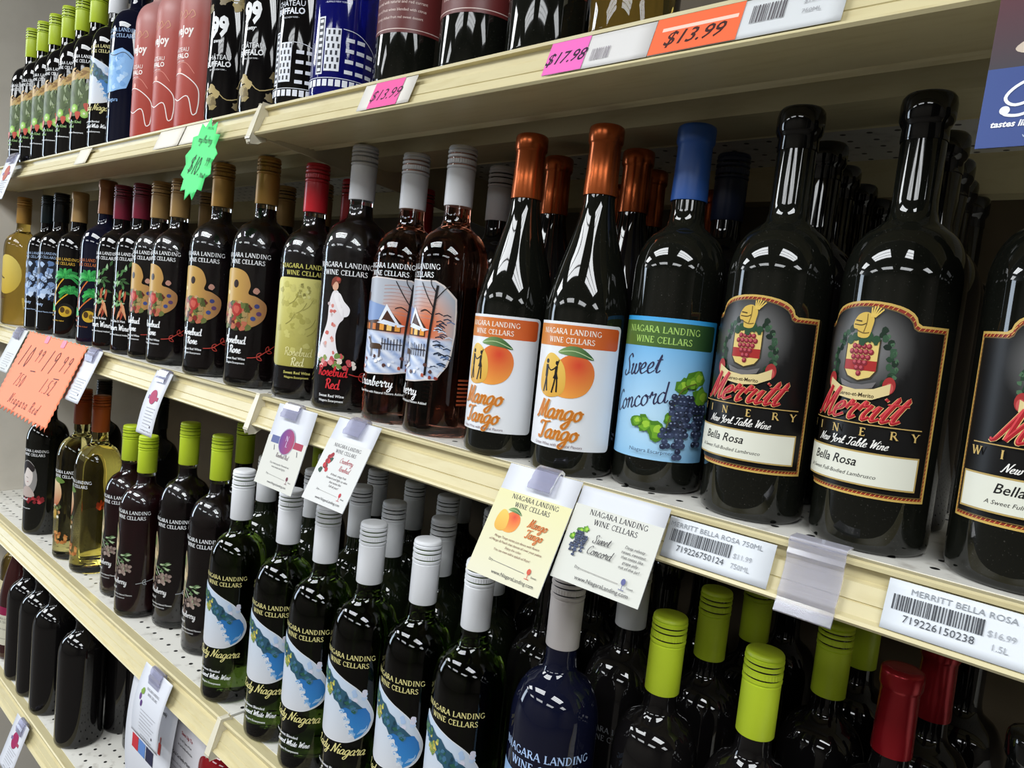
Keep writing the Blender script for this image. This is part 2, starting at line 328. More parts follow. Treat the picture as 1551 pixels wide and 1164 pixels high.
# ------------------------------------------------------------------ printed artwork (flat shapes in millimetres)
class Art:
    def __init__(s): s.f = []; s.l = 0
    def up(s, n=1): s.l += n; return s
    def raw(s, polys, col, du=3.0, dv=None):
        col = col if callable(col) else srgb(col); s.l += 0.04
        if callable(col) and dv is None: dv = 3.0
        for p in polys:
            if len(p) > 4:
                tris = [[p[i] for i in t] for t in tessellate_polygon([[Vector((a, b, 0)) for a, b in p]])]
            else: tris = [p]
            for t in tris:
                if sum(t[i-1][0]*t[i][1]-t[i][0]*t[i-1][1] for i in range(len(t))) < 0: t = t[::-1]
                for q in s._cut(t, 0, du):
                    if dv:
                        for r in s._cut(q, 1, dv): s.f.append((r, s.l, col))
                    else: s.f.append((q, s.l, col))
        return s
    @staticmethod
    def _cut(p, ax, d):
        lo = min(q[ax] for q in p); hi = max(q[ax] for q in p)
        k0, k1 = math.floor(lo/d), math.floor((hi-1e-9)/d)
        if k1 <= k0: return [p]
        out = []
        for k in range(k0, k1+1):
            q = p
            for lim, sg in ((k*d, 1), ((k+1)*d, -1)):
                r = []
                for i in range(len(q)):
                    a, b = q[i], q[(i+1) % len(q)]
                    ia, ib = sg*(a[ax]-lim) >= 0, sg*(b[ax]-lim) >= 0
                    if ia: r.append(a)
                    if ia != ib:
                        t = (lim-a[ax])/(b[ax]-a[ax]); r.append((a[0]+t*(b[0]-a[0]), a[1]+t*(b[1]-a[1])))
                q = r
                if len(q) < 3: break
            if len(q) >= 3: out.append(q)
        return out
    def poly(s, pts, col, **k): return s.raw([list(pts)], col, **k)
    def blob(s, pts, col, n=5): return s.poly(catmull(list(pts), n, True)[:-1], col)
    def rect(s, u0, v0, u1, v1, col, r=0):
        if r <= 0: return s.poly([(u0, v0), (u1, v0), (u1, v1), (u0, v1)], col)
        p = []
        for cx, cy, a0 in ((u1-r, v0+r, -90), (u1-r, v1-r, 0), (u0+r, v1-r, 90), (u0+r, v0+r, 180)):
            for k in range(6):
                a = math.radians(a0+18*k); p.append((cx+r*math.cos(a), cy+r*math.sin(a)))
        return s.poly(p, col)
    def ell(s, cu, cv, ru, rv, col, rot=0, n=22):
        c, d = math.cos(math.radians(rot)), math.sin(math.radians(rot)); p = []
        for k in range(n):
            a = 2*math.pi*k/n; x, y = ru*math.cos(a), rv*math.sin(a); p.append((cu+x*c-y*d, cv+x*d+y*c))
        return s.poly(p, col)
    def line(s, pts, wd, col, smooth=True): return s.raw(ribbon(catmull(list(pts), 5) if smooth else list(pts), wd), col)
    def _place(s, pw, u, v, col, align, rot=0):
        pl, wd = pw; off = {'c': -wd/2, 'l': 0, 'r': -wd}[align]
        c, d = math.cos(math.radians(rot)), math.sin(math.radians(rot))
        return s.raw([[(u+(a+off)*c-b*d, v+(a+off)*d+b*c) for a, b in p] for p in pl], col)
    def serif(s, t, u, v, h, col, align='c', rot=0, track=0.03): return s._place(serif_polys(t, h, track), u, v, col, align, rot)
    def script(s, t, u, v, h, col, align='c', rot=0, wd=0.2, **k): return s._place(script_polys(t, h, wd, **k), u, v, col, align, rot)
    def sans(s, t, u, v, h, col, align='c', rot=0, bold=0, shear=0, narrow=1): return s._place(font_polys(t, h, bold, shear, narrow), u, v, col, align, rot)
    def leaf(s, u, v, L, wd, rot, col):
        c, d = math.cos(math.radians(rot)), math.sin(math.radians(rot))
        return s.poly([(u+a*c-b*d, v+a*d+b*c) for a, b in ((0, 0), (L*.3, wd*.45), (L*.6, wd*.4), (L, 0), (L*.6, -wd*.4), (L*.3, -wd*.45))], col)
    def jag(s, u, v, R, col, n=14, var=0.35, rnd=None):
        rnd = rnd or random; p = []
        for k in range(n):
            a = 2*math.pi*k/n; r = R*(1-var*rnd.random()); p.append((u+r*math.cos(a), v+r*math.sin(a)))
        return s.poly(p, col)
    def mesh(s, name, place, m):
        v = []; f = []; cols = []; nrm = []
        for q, lay, col in s.f:
            b = len(v)
            for (u, w_) in q:
                p, n = place(u*0.001, w_*0.001, 0.0002+0.00009*lay)
                v.append(p); nrm.append(n); c = col(u, w_) if callable(col) else col
                cols += [c[0], c[1], c[2], 1.0]
            f.append(tuple(range(b, b+len(q))))
        me = pydata(name, v, f)
        at = me.color_attributes.new('Col', 'FLOAT_COLOR', 'POINT'); at.data.foreach_set('color', cols)
        me.polygons.foreach_set('use_smooth', [True]*len(me.polygons))
        me.normals_split_custom_set_from_vertices(nrm)
        me.materials.append(m)
        return me
def lerp(a, b, t): t = max(0, min(1, t)); return tuple(x+(y-x)*t for x, y in zip(a, b))
def vgrad(v0, c0, v1, c1):
    a, b = srgb(c0), srgb(c1); return lambda u, v: lerp(a, b, (v-v0)/(v1-v0))
def ugrad(u0, c0, u1, c1):
    a, b = srgb(c0), srgb(c1); return lambda u, v: lerp(a, b, (u-u0)/(u1-u0))
def rgrad(cu, cv, r, c0, c1):
    a, b = srgb(c0), srgb(c1); return lambda u, v: lerp(a, b, math.hypot(u-cu, v-cv)/r)

def niagara(a, v, h, col, u=0, gap=1.55):
    a.up(); a.serif('NIAGARA LANDING', u, v, h, col); a.serif('WINE CELLARS', u+2, v-h*gap, h, col); return a
WHITE = '#eef0f2'

# ------------------------------------------------------------------ the labels' artwork
ART = {}
def art(key):
    def deco(fn):
        ART[key] = fn; return fn
    return deco

def mango_fruit(a, cu, cv, k=1.0, dancers=True):
    rg = rgrad(cu+14*k, cv+10*k, 33*k, '#d2402a', '#eda347')
    a.up().blob([(cu-7*k, cv-16*k), (cu-8*k, cv+4*k), (cu-1*k, cv+15*k), (cu+12*k, cv+19*k), (cu+25*k, cv+13*k), (cu+29*k, cv), (cu+23*k, cv-14*k), (cu+9*k, cv-20*k)], rg)
    a.up().blob([(cu-24*k, cv-14*k), (cu-25*k, cv+2*k), (cu-19*k, cv+16*k), (cu-10*k, cv+18*k), (cu+1*k, cv+8*k), (cu+4*k, cv-8*k), (cu+0*k, cv-18*k), (cu-14*k, cv-21*k)], vgrad(cv-20*k, '#d9a544', cv+15*k, '#e3bd58'))
    a.up().blob([(cu-6*k, cv+20*k), (cu+4*k, cv+26*k), (cu+16*k, cv+25*k), (cu+27*k, cv+16*k), (cu+16*k, cv+17*k), (cu+4*k, cv+18*k)], ugrad(cu-6*k, '#7d9d62', cu+25*k, '#2c5a30'))
    a.up().line([(cu-5*k, cv+20.4*k), (cu+10*k, cv+22*k), (cu+26*k, cv+16.4*k)], .7*k, '#b8cf9c')
    if dancers:
        B = '#171312'
        a.line([(cu-19*k, cv-17*k), (cu-17*k, cv-4*k), (cu-17*k, cv+3*k)], 1.6*k, B); a.line([(cu-15*k, cv-16*k), (cu-16.4*k, cv-6*k), (cu-17*k, cv+3*k)], 1.6*k, B)
        a.line([(cu-17*k, cv-3*k), (cu-17*k, cv+8*k)], 3*k, B); a.ell(cu-17*k, cv+11*k, 1.7*k, 2.1*k, B)
        a.line([(cu-9*k, cv-17*k), (cu-7*k, cv-7*k), (cu-6*k, cv+2*k)], 1.5*k, B); a.line([(cu-4*k, cv-16*k), (cu-4.4*k, cv-7*k), (cu-6*k, cv+2*k)], 1.5*k, B)
        a.line([(cu-6.4*k, cv-3*k), (cu-6*k, cv+7*k)], 2.6*k, B); a.ell(cu-6*k, cv+10*k, 1.5*k, 1.9*k, B)
        a.line([(cu-16.5*k, cv+7*k), (cu-12*k, cv+3*k), (cu-6*k, cv+6.6*k)], 1.1*k, B); a.line([(cu-6*k, cv+6*k), (cu-4*k, cv+13*k)], 1*k, B)
        a.poly([(cu-9*k, cv-4*k), (cu-3.4*k, cv-4*k), (cu-5*k, cv+1*k), (cu-7*k, cv+1*k)], B)

@art('mango')
def _(a):
    a.rect(-49, 23, 49, 131, '#e4e7ec', 4)
    a.up().rect(-47, 110, 46.5, 128.5, ugrad(-47, '#cf8a3e', 46, '#cf5524'), 3)
    niagara(a, 120.5, 4.6, '#f4ece0', 0, 1.6)
    mango_fruit(a, -2, 86, 0.95)
    a.up().script('Mango', -3, 48.5, 8.0, '#e9c79a', wd=.42, slant=.2); a.script('Tango', -2, 31, 7.6, '#e9c79a', wd=.42, slant=.2)
    a.up().script('Mango', -3, 48.5, 8.0, '#c77524', wd=.3, slant=.2); a.script('Tango', -2, 31, 7.6, '#c77524', wd=.3, slant=.2)
    a.sans('Grape Wine with Natural Flavors', -1, 25.2, 2.3, '#6d4a55')

def grapes(a, cu, cv, k, n1=9):
    rnd = random.Random(5)
    for (ou, ov, rows, wd) in ((0, 0, 12, 5), (13, -6, 8, 3), (-9, -24, 4, 2)):
        for j in range(rows):
            nn = max(1, round(wd*(1-(j/rows)**1.6)))+ (1 if j % 2 else 0)
            for i in range(nn):
                a.up(0); u = cu+(ou+(i-(nn-1)/2)*3.1+rnd.uniform(-.5, .5))*k; v = cv+(ov-j*3.9+rnd.uniform(-.5, .5))*k
                a.ell(u, v, 2.2*k, 2.2*k, rnd.choice(['#252c45', '#2e3852', '#3a4562', '#1f2539']), n=9)
                a.l += 1; a.ell(u-.6*k, v+.7*k, .75*k, .6*k, rnd.choice(['#7584a3', '#62708f', '#8b98b3']), n=6); a.l -= 1
    a.up()
def leaves(a, spots, k=1):
    rnd = random.Random(3)
    for (u, v, R) in spots:
        for t, c in ((1, '#4c7f24'), (.75, '#6da32c'), (.45, '#9cc83e')):
            a.jag(u+(1-t)*R*.3, v+(1-t)*R*.2, R*t, c, 12, .45, rnd); a.up()
@art('concord')
def _(a):
    a.rect(-52, 27, 52, 142, rgrad(0, 60, 90, '#b9dcf2', '#2f9fe0'), 1.5)
    a.up().rect(-48, 118, 48.5, 138.5, ugrad(-48, '#5b7a33', 48, '#24482c'), 2.5)
    niagara(a, 129.5, 5.2, '#a9d06c', 0, 1.6)
    a.up().script('Sweet', -16, 95, 8.6, '#30304f', rot=9, wd=.2, slant=.3, thin=.3)
    a.script('Concord', -14.5, 68, 8.3, '#30304f', rot=15, wd=.19, slant=.3, thin=.3)
    a.up(); leaves(a, [(34, 95, 10), (22, 89, 8), (40, 80, 11), (41, 68, 9), (15, 62, 6), (-4, 55, 9), (6, 51, 10), (-11, 57, 6), (28, 92, 7)])
    a.line([(12, 52), (20, 84), (32, 92)], 1.2, '#5d6b2a')
    grapes(a, 23, 80, 1.12)
    a.sans('Niagara Escarpment', 4, 33, 3.0, '#33415f')
    a.sans('14% ALC', -46, 39, 2.0, '#33415f', 'l'); a.sans('750 ML', -46, 35, 2.0, '#33415f', 'l')

def arch(hw, sh, top, bot, inset):
    hw -= inset; bot += inset; sh -= inset; top -= inset
    p = [(-hw, bot), (hw, bot), (hw, sh)]
    aw = hw*0.62
    p += [(aw+1.0, sh), (aw-1.5, sh+1.5)]
    for k in range(1, 14):
        t = math.pi*k/14; p.append(((aw-2)*math.cos(t), sh+1.5+(top-sh-1.5)*math.sin(t)**.85))
    p += [(-aw+1.5, sh+1.5), (-aw-1.0, sh), (-hw, sh)]
    return p
@art('crest')
def _(a):
    a.poly(arch(51, 149.5, 163, 37, 0), '#c9a95a')
    a.up().poly(arch(51, 149.5, 163, 37, 1.5), '#8e2f22')
    # twisted rope inside the gold edge
    a.up()
    o, i = arch(51, 149.5, 163, 37, 1.6), arch(51, 149.5, 163, 37, 3.2)
    def walk(P, step):
        out = []; 
        for q in range(len(P)):
            x0, y0 = P[q]; x1, y1 = P[(q+1) % len(P)]; d = math.hypot(x1-x0, y1-y0); n = max(1, int(d/step))
            out += [(x0+(x1-x0)*k/n, y0+(y1-y0)*k/n) for k in range(n)]
        return out
    m_ = walk(arch(51, 149.5, 163, 37, 2.4), 2.6)
    for (u, v) in m_: a.line([(u-.7, v-.9), (u+.7, v+.9)], .5, '#d59a4a', False)
    a.up().poly(arch(51, 149.5, 163, 37, 3.3), '#6f5a34')
    rg = rgrad(0, 133, 31, '#8a8a8a', '#090808')
    a.up().poly(arch(51, 149.5, 163, 37, 4.0), rg)
    G = '#cfae52'; n0 = len(a.f)
    # wreath
    rnd = random.Random(2); a.up()
    for sgn in (-1, 1):
        for k in range(16):
            t = k/15; u = sgn*(12+8*math.sin(t*math.pi*.9)+2*t); v = 146-38*t
            a.jag(u+rnd.uniform(-2, 2), v, 2.9, rnd.choice(['#182c1e', '#213d29', '#12241a', '#33513a']), 8, .4, rnd)
            if k % 2: a.jag(u+sgn*3, v-1, 1.8, '#47684b', 7, .4, rnd)
    # shield
    a.up().poly([(-12.5, 140), (12.5, 140), (12.5, 120), (9, 114.5), (0, 112), (-9, 114.5), (-12.5, 120)], '#3b3322')
    a.up().poly([(-11.5, 139), (11.5, 139), (11.5, 120), (8, 115.5), (0, 113), (-8, 115.5), (-11.5, 120)], '#d9bf72')
    a.up().rect(-11.5, 119.5, 11.5, 126, '#a02826')
    a.up()
    for j, nn in enumerate((4, 5, 4, 3, 2, 1)):
        for i in range(nn):
            u = (i-(nn-1)/2)*3.5+(0 if j else 0); v = 135-j*3.5
            a.ell(u, v, 1.9, 1.9, '#7c1f2b', n=10); a.l += 1; a.ell(u-.4, v+.5, 1.2, 1.1, '#b6505a', n=8); a.l -= 1
    a.up(2); 
    for u, v, R in ((-5, 141, 4.5), (4, 141, 4.5), (0, 138.5, 4), (-9, 139, 3.5), (9, 139.5, 3.5)): a.jag(u, v, R, '#27482e', 11, .45, rnd)
    # helmet with a crown plume
    a.up().blob([(-3.5, 141), (-4.5, 145.5), (-7.6, 146.5), (-8, 150.5), (-4.5, 155.5), (1.5, 157), (6, 153.5), (5.6, 147.5), (3.4, 141)], G)
    a.up().line([(-7.4, 149), (-2, 148.6), (1.5, 150)], .7, '#4a3a17'); a.line([(-6.8, 151.6), (-2, 151)], .9, '#4a3a17'); a.line([(1.5, 156), (1.5, 150), (0, 144)], .6, '#6d5624'); a.line([(-4.6, 145), (0, 143.5), (4, 144)], .7, '#6d5624')
    for k in range(5): a.line([(4+k*.6, 154), (4+k*1.9, 161.5-abs(k-1.5)*.9)], 1.0, '#d8b85c')
    a.up().poly([(-13, 113), (-4, 110.5), (4, 110.5), (13, 113), (11, 109), (0, 106.5), (-11, 109)], '#6d6a6a')
    # ribbon
    for sgn in (-1, 1):
        a.ell(sgn*21, 111.5, 4, 5.5, '#9f2f2e')
        a.up().ell(sgn*21.4, 110, 2.4, 3.4, '#c25350')
    a.up().poly([(-22, 113), (-12, 108.5), (0, 107), (12, 108.5), (22, 113), (22, 106), (12, 101.5), (0, 100), (-12, 101.5), (-22, 106)], '#d8c690')
    a.up().sans('Mereo-et-Merito', 0, 102.6, 2.6, '#3a2c18', bold=.01)
    a.f = a.f[:n0]+[([(u*.88, v-1.5) for u, v in q], l_, c_) for q, l_, c_ in a.f[n0:]]
    # name
    for col, wd in (('#d8b878', .40), ('#a31c24', .29), ):
        a.up().script('Merritt', -2, 86.5, 10.0, col, wd=wd, slant=.42, thin=.35)
    a.up().script('Merritt', -2.6, 87, 10.0, '#d2434a', wd=.11, slant=.42, thin=.3)
    a.rect(-40, 83.6, 40, 84.3, '#b89a5a')
    for ch, u in zip('WINERY', (-37, -23, -9, 8, 25, 37)):
        a.serif(ch, u, 76.4, 5.2, '#c9ab66')
    a.script('New York Table Wine', 0, 69.3, 2.75, '#e9e7e2', wd=.27, slant=.4, thin=.4)
    a.up().rect(-43, 44.5, 41, 66.5, '#b49a5c'); a.up().rect(-42, 45.6, 40, 65.4, '#dfe0d2')
    a.up().sans('Bella Rosa', -9, 56.4, 5.9, '#1b1a1a', shear=.28, narrow=.9, bold=.008); a.sans('A Sweet Full-Bodied Lambrusco', -5, 49.8, 2.5, '#3b3a38', shear=.28)

def twig(a, pts, col, k=1.0):
    a.line(pts, .9*k, col)
    n = len(pts)
    for i in range(1, n):
        (x0, y0), (x1, y1) = pts[i-1], pts[i]; ang = math.degrees(math.atan2(y1-y0, x1-x0))
        for s_ in (38, -42):
            L = 6.5*k; r = math.radians(ang+s_); dx, dy = math.cos(r), math.sin(r); nx, ny = -dy, dx
            P = [(x1+dx*L*t+nx*b*k, y1+dy*L*t+ny*b*k) for t, b in ((0, 0), (.35, 1.5), (.7, 1.3), (1, 0), (.7, -1.3), (.35, -1.5))]
            a.line(P+[P[0]], .75*k, col)
def winter(a, u0, u1, v0, v1):
    W_ = u1-u0; H_ = v1-v0; rnd = random.Random(11)
    U = lambda t: u0+W_*t
    V = lambda t: v0+H_*t
    out = []
    for k in range(26):
        t = 2*math.pi*k/26; rr = .93+.09*rnd.random()
        cu, cv = math.cos(t), math.sin(t)
        out.append((U(.5)+W_*.5*rr*math.copysign(abs(cu)**.6, cu), V(.5)+H_*.5*rr*math.copysign(abs(cv)**.6, cv)))
    inside = out
    def sky(u, v):
        t = (v-v0)/H_; d = math.hypot((u-U(.72))/W_*1.25, t-.54)
        c = lerp(srgb('#cf5a30'), srgb('#dc9a78'), d*4.2); c = lerp(c, srgb('#aeb3bd'), (d-.13)*4.2); return c
    a.poly(inside, '#d9cfca'); a.up()
    s_ = lambda p: (U(.5)+(p[0]-U(.5))*.965, V(.5)+(p[1]-V(.5))*.975)
    a.poly([s_(p) for p in inside], lambda u, v: sky(u, v) if v > V(.45) else lerp(srgb('#8fa6cf'), srgb('#e3e8f2'), .5+.5*math.sin(u*.33+v*.5)*math.sin(v*.21+1)))
    a.up()
    for k in range(9):
        v = V(.62+.035*k); a.line([(U(.5), v), (U(.62), v+1), (U(.8), v-.6)], .6, '#b58a80')
    # dark firs at right
    for k in range(46):
        v = V(.16+.52*rnd.random()); u = U(.82+.12*rnd.random()); a.line([(u-4, v-1.4), (u, v), (u+4, v-1.8)], 1.1, rnd.choice(['#24344f', '#1a2333', '#5b78a8', '#cdd7e8']), False)
    a.up()
    # cabin with snowy roofs
    n0 = len(a.f)
    a.poly([(U(.04), V(.45)), (U(.62), V(.45)), (U(.62), V(.54)), (U(.5), V(.66)), (U(.04), V(.6))], '#4a2c1e')
    a.up().poly([(U(.02), V(.6)), (U(.1), V(.76)), (U(.45), V(.7)), (U(.38), V(.56)), (U(.2), V(.54))], '#7e97c4')
    a.up().poly([(U(.38), V(.55)), (U(.46), V(.72)), (U(.6), V(.53)), (U(.57), V(.53)), (U(.47), V(.66)), (U(.41), V(.55))], '#e9edf5')
    a.poly([(U(.1), V(.76)), (U(.12), V(.83)), (U(.18), V(.83)), (U(.18), V(.73))], '#5b3325')
    for u in (.1, .2, .3, .4, .48, .56): a.poly([(U(u), V(.46)), (U(u+.05), V(.46)), (U(u+.05), V(.52)), (U(u), V(.52))], rnd.choice(['#e39a3f', '#f0c26a', '#c9722e']))
    a.poly([(U(.36), V(.53)), (U(.6), V(.5)), (U(.66), V(.52)), (U(.44), V(.565))], '#dfe6f3')
    a.f = a.f[:n0]+[([(u+W_*.085, v) for u, v in q], l_, c_) for q, l_, c_ in a.f[n0:]]
    # bare tree
    a.up().line([(U(.74), V(.1)), (U(.75), V(.45)), (U(.77), V(.7)), (U(.79), V(.93))], 2.6, '#171417')
    for p in (((.77, .72), (.7, .82), (.62, .95)), ((.78, .8), (.86, .9), (.9, .93)), ((.76, .66), (.69, .7), (.63, .68)), ((.785, .86), (.73, .93), (.72, .98))):
        a.line([(U(x), V(y)) for x, y in p], 1.0, '#1a1618')
    # deer and fence
    D = '#4a3320'; u, v = U(.44), V(.27)
    a.up().blob([(u-7, v), (u-7.5, v+5), (u, v+6), (u+8, v+5.5), (u+9, v+1), (u, v)], D)
    for du in (-6, -4, 6.6, 8): a.line([(u+du, v+2), (u+du+.4, v-4), (u+du, v-9)], 1.0, D)
    a.line([(u-6, v+4), (u-9, v+10)], 2.4, D); a.ell(u-10, v+11, 2.6, 1.5, D, -15); a.line([(u-8.6, v+11.6), (u-7.6, v+14.6)], .9, D)
    for k in range(7): a.line([(U(.53+.03*k), V(.27)), (U(.53+.03*k), V(.37+.02*rnd.random()))], 1.0, '#262029', False)
    a.line([(U(.52), V(.33)), (U(.73), V(.33))], .8, '#262029')
    for k in range(18): a.jag(U(.1+.75*rnd.random()), V(.06+.14*rnd.random()), 2.6, rnd.choice(['#b1553f', '#8e3c31', '#d9dfec', '#ffffff', '#5a3a34']), 8, .5, rnd)
@art('cranberry')
def _(a):
    niagara(a, 171, 5.4, WHITE)
    a.up(); winter(a, -56, 56, 52, 163)
    a.up().script('Cranberry', -4, 41, 5.4, '#f2f2f4', wd=.25, slant=.12, space=.08)
    a.sans('Grape Wine with Natural Flavors Added', 2, 33, 2.5, '#f0f0f0', bold=.01)
    for k in range(7): a.rect(62, 60-k*4.2, 80, 62-k*4.2, '#a24a2b')
@art('rosebud_red')
def _(a):
    niagara(a, 169, 5.8, WHITE)
    a.up(); dress = '#e8e3e6'
    a.blob([(-26, 62), (-24, 80), (-16, 104), (-15, 125), (-11, 140), (-4, 141), (0, 128), (4, 120), (5, 110), (0, 103), (-3, 90), (-1, 76), (2, 64), (-12, 58)], dress)
    a.blob([(-9, 136), (-2, 139), (4, 130), (11, 122), (10, 114), (4, 112), (-1, 118)], '#f3f0f2')
    rnd = random.Random(4); a.up()
    for k in range(16):
        t = rnd.random(); a.jag(-12+rnd.uniform(-8, 9)*(1-.4*t), 64+62*t, 2.8, rnd.choice(['#d78a80', '#e2a79c', '#cf6f68', '#c9b9bb']), 8, .5, rnd)
    a.ell(-8, 147, 4, 5.4, '#d9a98f'); a.up().blob([(-13, 146), (-13, 154), (-8, 158), (-2, 156), (-3, 150), (-8, 152)], '#7a3a2c'); a.ell(-5, 155, 2.4, 2, '#b2473f')
    for k in range(26): a.jag(rnd.uniform(-26, 24), 60+rnd.uniform(-8, 6), 4, rnd.choice(['#d98a8a', '#e9d2c8', '#6f8f4b', '#c24f55', '#f0e6dd', '#8ea05c']), 9, .4, rnd)
    a.up().script('Rosebud', -4, 42, 5.8, '#c9242e', wd=.28, slant=.05); a.script('Red', -2, 27, 6, '#d4343c', wd=.28, slant=.05)
    a.sans('Sweet Red Wine', -3, 17, 3.2, WHITE, bold=.012); a.sans('Niagara Escarpment', -3, 11.5, 2.6, WHITE, bold=.012)
    twig(a, [(16, 46), (28, 44), (40, 50), (54, 58)], '#b3352f', 1.2)
@art('yellow_panel')
def _(a):
    niagara(a, 166, 5.6, '#cfc866')
    a.up().rect(-40, 42, 40, 154, vgrad(42, '#a8a04e', 154, '#d8d27c'), 8)
    a.up(); rnd = random.Random(14)
    for k in range(40): a.jag(rnd.uniform(-34, 34), rnd.uniform(60, 148), 5, rnd.choice(['#c2bc68', '#b8b160', '#cbc574', '#ada655']), 11, .5, rnd)
    for k in range(14): a.jag(2+rnd.uniform(-6, 7), 139+rnd.uniform(-9, 8), 2.6, rnd.choice(['#8a8444', '#a09a52', '#d9d48a']), 9, .5, rnd)
    for k in range(6): u, v = rnd.uniform(-20, 16), rnd.uniform(66, 122); a.line([(u, v), (u+7, v+5), (u+12, v+14)], .7, '#98924c')
    a.up().script('Rosebud', 0, 56, 5.4, '#e9e3a2', wd=.2, slant=.05); a.script('Red', 0, 43.5, 5.4, '#f1ecb4', wd=.24, slant=.05)
    a.sans('Sweet Red Wine', 0, 33, 3.4, '#d6cf72', bold=.015); a.sans('Niagara Escarpment', 0, 27.5, 2.6, '#d6cf72', bold=.012)
def palette(a, cu, cv, k):
    P = [(-34, 34), (-14, 39), (6, 34), (14, 18), (12, 6), (24, 2), (36, -8), (34, -26), (20, -38), (0, -40), (-20, -36), (-33, -20), (-38, 6)]
    a.blob([(cu+x*k, cv+y*k) for x, y in P], ugrad(cu-30*k, '#c9a652', cu+34*k, '#a8774a'))
    rnd = random.Random(8); a.up().ell(cu-8*k, cv+18*k, 4.6*k, 5.4*k, '#2a1712')
    for x, y, c in ((24, -10, '#3a3f77'), (27, -20, '#5c3b66'), (20, -27, '#3d4b86'), (-24, 6, '#e8d9a0')): a.ell(cu+x*k, cv+y*k, 3.4*k, 3*k, c)
    a.up()
    for j in range(74):
        x = rnd.uniform(-34, 14); y = rnd.uniform(-42, -6-abs(x+6)*.25)
        a.jag(cu+x*k, cv+y*k, 5.5*k, rnd.choice(['#7d2a24', '#9c3a30', '#b8684f', '#4a5528', '#353f1f', '#c09a72', '#66703c', '#5c1f1c', '#a58a5a']), 9, .45, rnd)
    a.jag(cu-4*k, cv-16*k, 10*k, '#a6342c', 14, .25, rnd); a.up().jag(cu-4*k, cv-16*k, 6*k, '#c65a4c', 12, .3, rnd)
    a.jag(cu+22*k, cv+10*k, 5*k, '#b98876', 10, .3, rnd)
@art('rose')
def _(a):
    niagara(a, 176, 5.8, WHITE)
    a.up(); palette(a, -2, 122, 1.0)
    a.up().script('Rosebud', -6, 60, 5.2, WHITE, wd=.34, slant=.03); a.script('Rose', -4, 47, 5.2, WHITE, wd=.34, slant=.03)
    a.sans('Sweet Red Wine', -4, 38, 3.2, WHITE, bold=.015); a.sans('Niagara Escarpment', -4, 32.5, 2.6, WHITE, bold=.012)
    twig(a, [(14, 42), (26, 44), (38, 52), (52, 62)], '#c04338', 1.2)
@art('pepper')
def _(a):
    niagara(a, 172, 5.4, WHITE); rnd = random.Random(6); a.up()
    for k in range(30):
        a.leaf(rnd.uniform(-12, 18), rnd.uniform(80, 158), 13, 5, rnd.uniform(-40, 220), rnd.choice(['#4c7d47', '#6fa064', '#9cc094', '#35592f']))
    a.up()
    for k in range(11): a.leaf(rnd.uniform(-8, 16), rnd.uniform(76, 116), 22, 4.6, rnd.uniform(-115, -70), rnd.choice(['#b4573a', '#c87b53', '#9b3f2d', '#d79a70']))
    a.up().sans('Some Like It Hot', -4, 56, 4, WHITE, bold=.02); a.script('Pepper Wine'.replace('p', 'n').replace('P', 'P'), -2, 42, 5.2, WHITE, wd=.32, slant=0.02); a.sans('Grape Wine Natural Added', 0, 33, 2.8, WHITE, bold=.015)
def palm_art(tr, txt):
    def fn(a):
        niagara(a, 158, 5.6, txt); a.up()
        a.line([(-22, 62), (-12, 95), (8, 122)], 2.6, tr); a.line([(-16, 62), (4, 80), (18, 92)], 2.4, tr); a.up()
        for cu, cv, R in ((10, 124, 28), (20, 93, 22)):
            for k in range(9):
                t = math.radians(-20+k*28); e = (cu+R*math.cos(t), cv+R*.8*math.sin(t)-4)
                a.line([(cu, cv), ((cu+e[0])/2, (cv+e[1])/2+6), e], 5.5, ['#2c9a48', '#43b658', '#1f7d39'][k % 3])
        a.blob([(-30, 54), (-26, 70), (-14, 66), (-12, 54)], '#35a850')
        a.up().ell(14, 58, 16, 14, '#17120c'); a.up().ell(13, 55, 13, 11, '#c9a22e'); a.up().ell(8, 58, 5, 6, '#4a3314'); a.ell(18, 55, 4, 5, '#7a5a1c')
        a.up().sans('Coconut', -18, 52, 4, txt, bold=.02); a.sans('Rum', -20, 44, 4.4, txt, bold=.02); a.sans('Grape Wine Added', -4, 34, 2.8, txt, bold=.01)
    return fn
ART['palm_yellow'] = palm_art('#d8a62c', '#cfa53a'); ART['palm_orange'] = palm_art('#c9682c', '#b9632d')
@art('blue_print')
def _(a):
    niagara(a, 168, 5.2, '#9db4d4'); rnd = random.Random(9); a.up()
    a.poly([(-32, 154), (-22, 158), (30, 154), (26, 120), (32, 100), (18, 74), (-4, 78), (-16, 66), (-30, 74), (-24, 110)], '#141c2c'); a.up()
    for k in range(34): a.jag(rnd.uniform(-26, 26), rnd.uniform(76, 150), 9, rnd.choice(['#a9c0e0', '#7f9ac4', '#c3d3ea', '#5f7dab', '#1a2740']), 9, .5, rnd)
    a.up()
    for k in range(12):
        u, v = rnd.uniform(-24, 20), rnd.uniform(80, 146); a.line([(u, v), (u+rnd.uniform(-8, 8), v+8), (u+rnd.uniform(-8, 10), v+14)], 1.0, '#1a2336')
    a.sans('Frosty', -6, 60, 6, '#a9c0e0', bold=.02); a.sans('Grape Wine Natural Flavors Added', 0, 46, 2.8, '#a9c0e0', bold=.012)
@art('moon')
def _(a):
    a.ell(-2, 118, 36, 46, vgrad(70, '#c9a93c', 160, '#ddc765')); a.up()
    B = '#3a2a1a'; a.line([(-34, 134), (-24, 116), (-6, 108)], 3, B); a.jag(-34, 138, 5, B, 9, .3); a.line([(-24, 116), (-34, 100), (-34, 92)], 2, B)
    a.poly([(-50, 68), (-36, 86), (-26, 92), (-16, 66), (0, 62), (-50, 58)], '#5a3a1c')

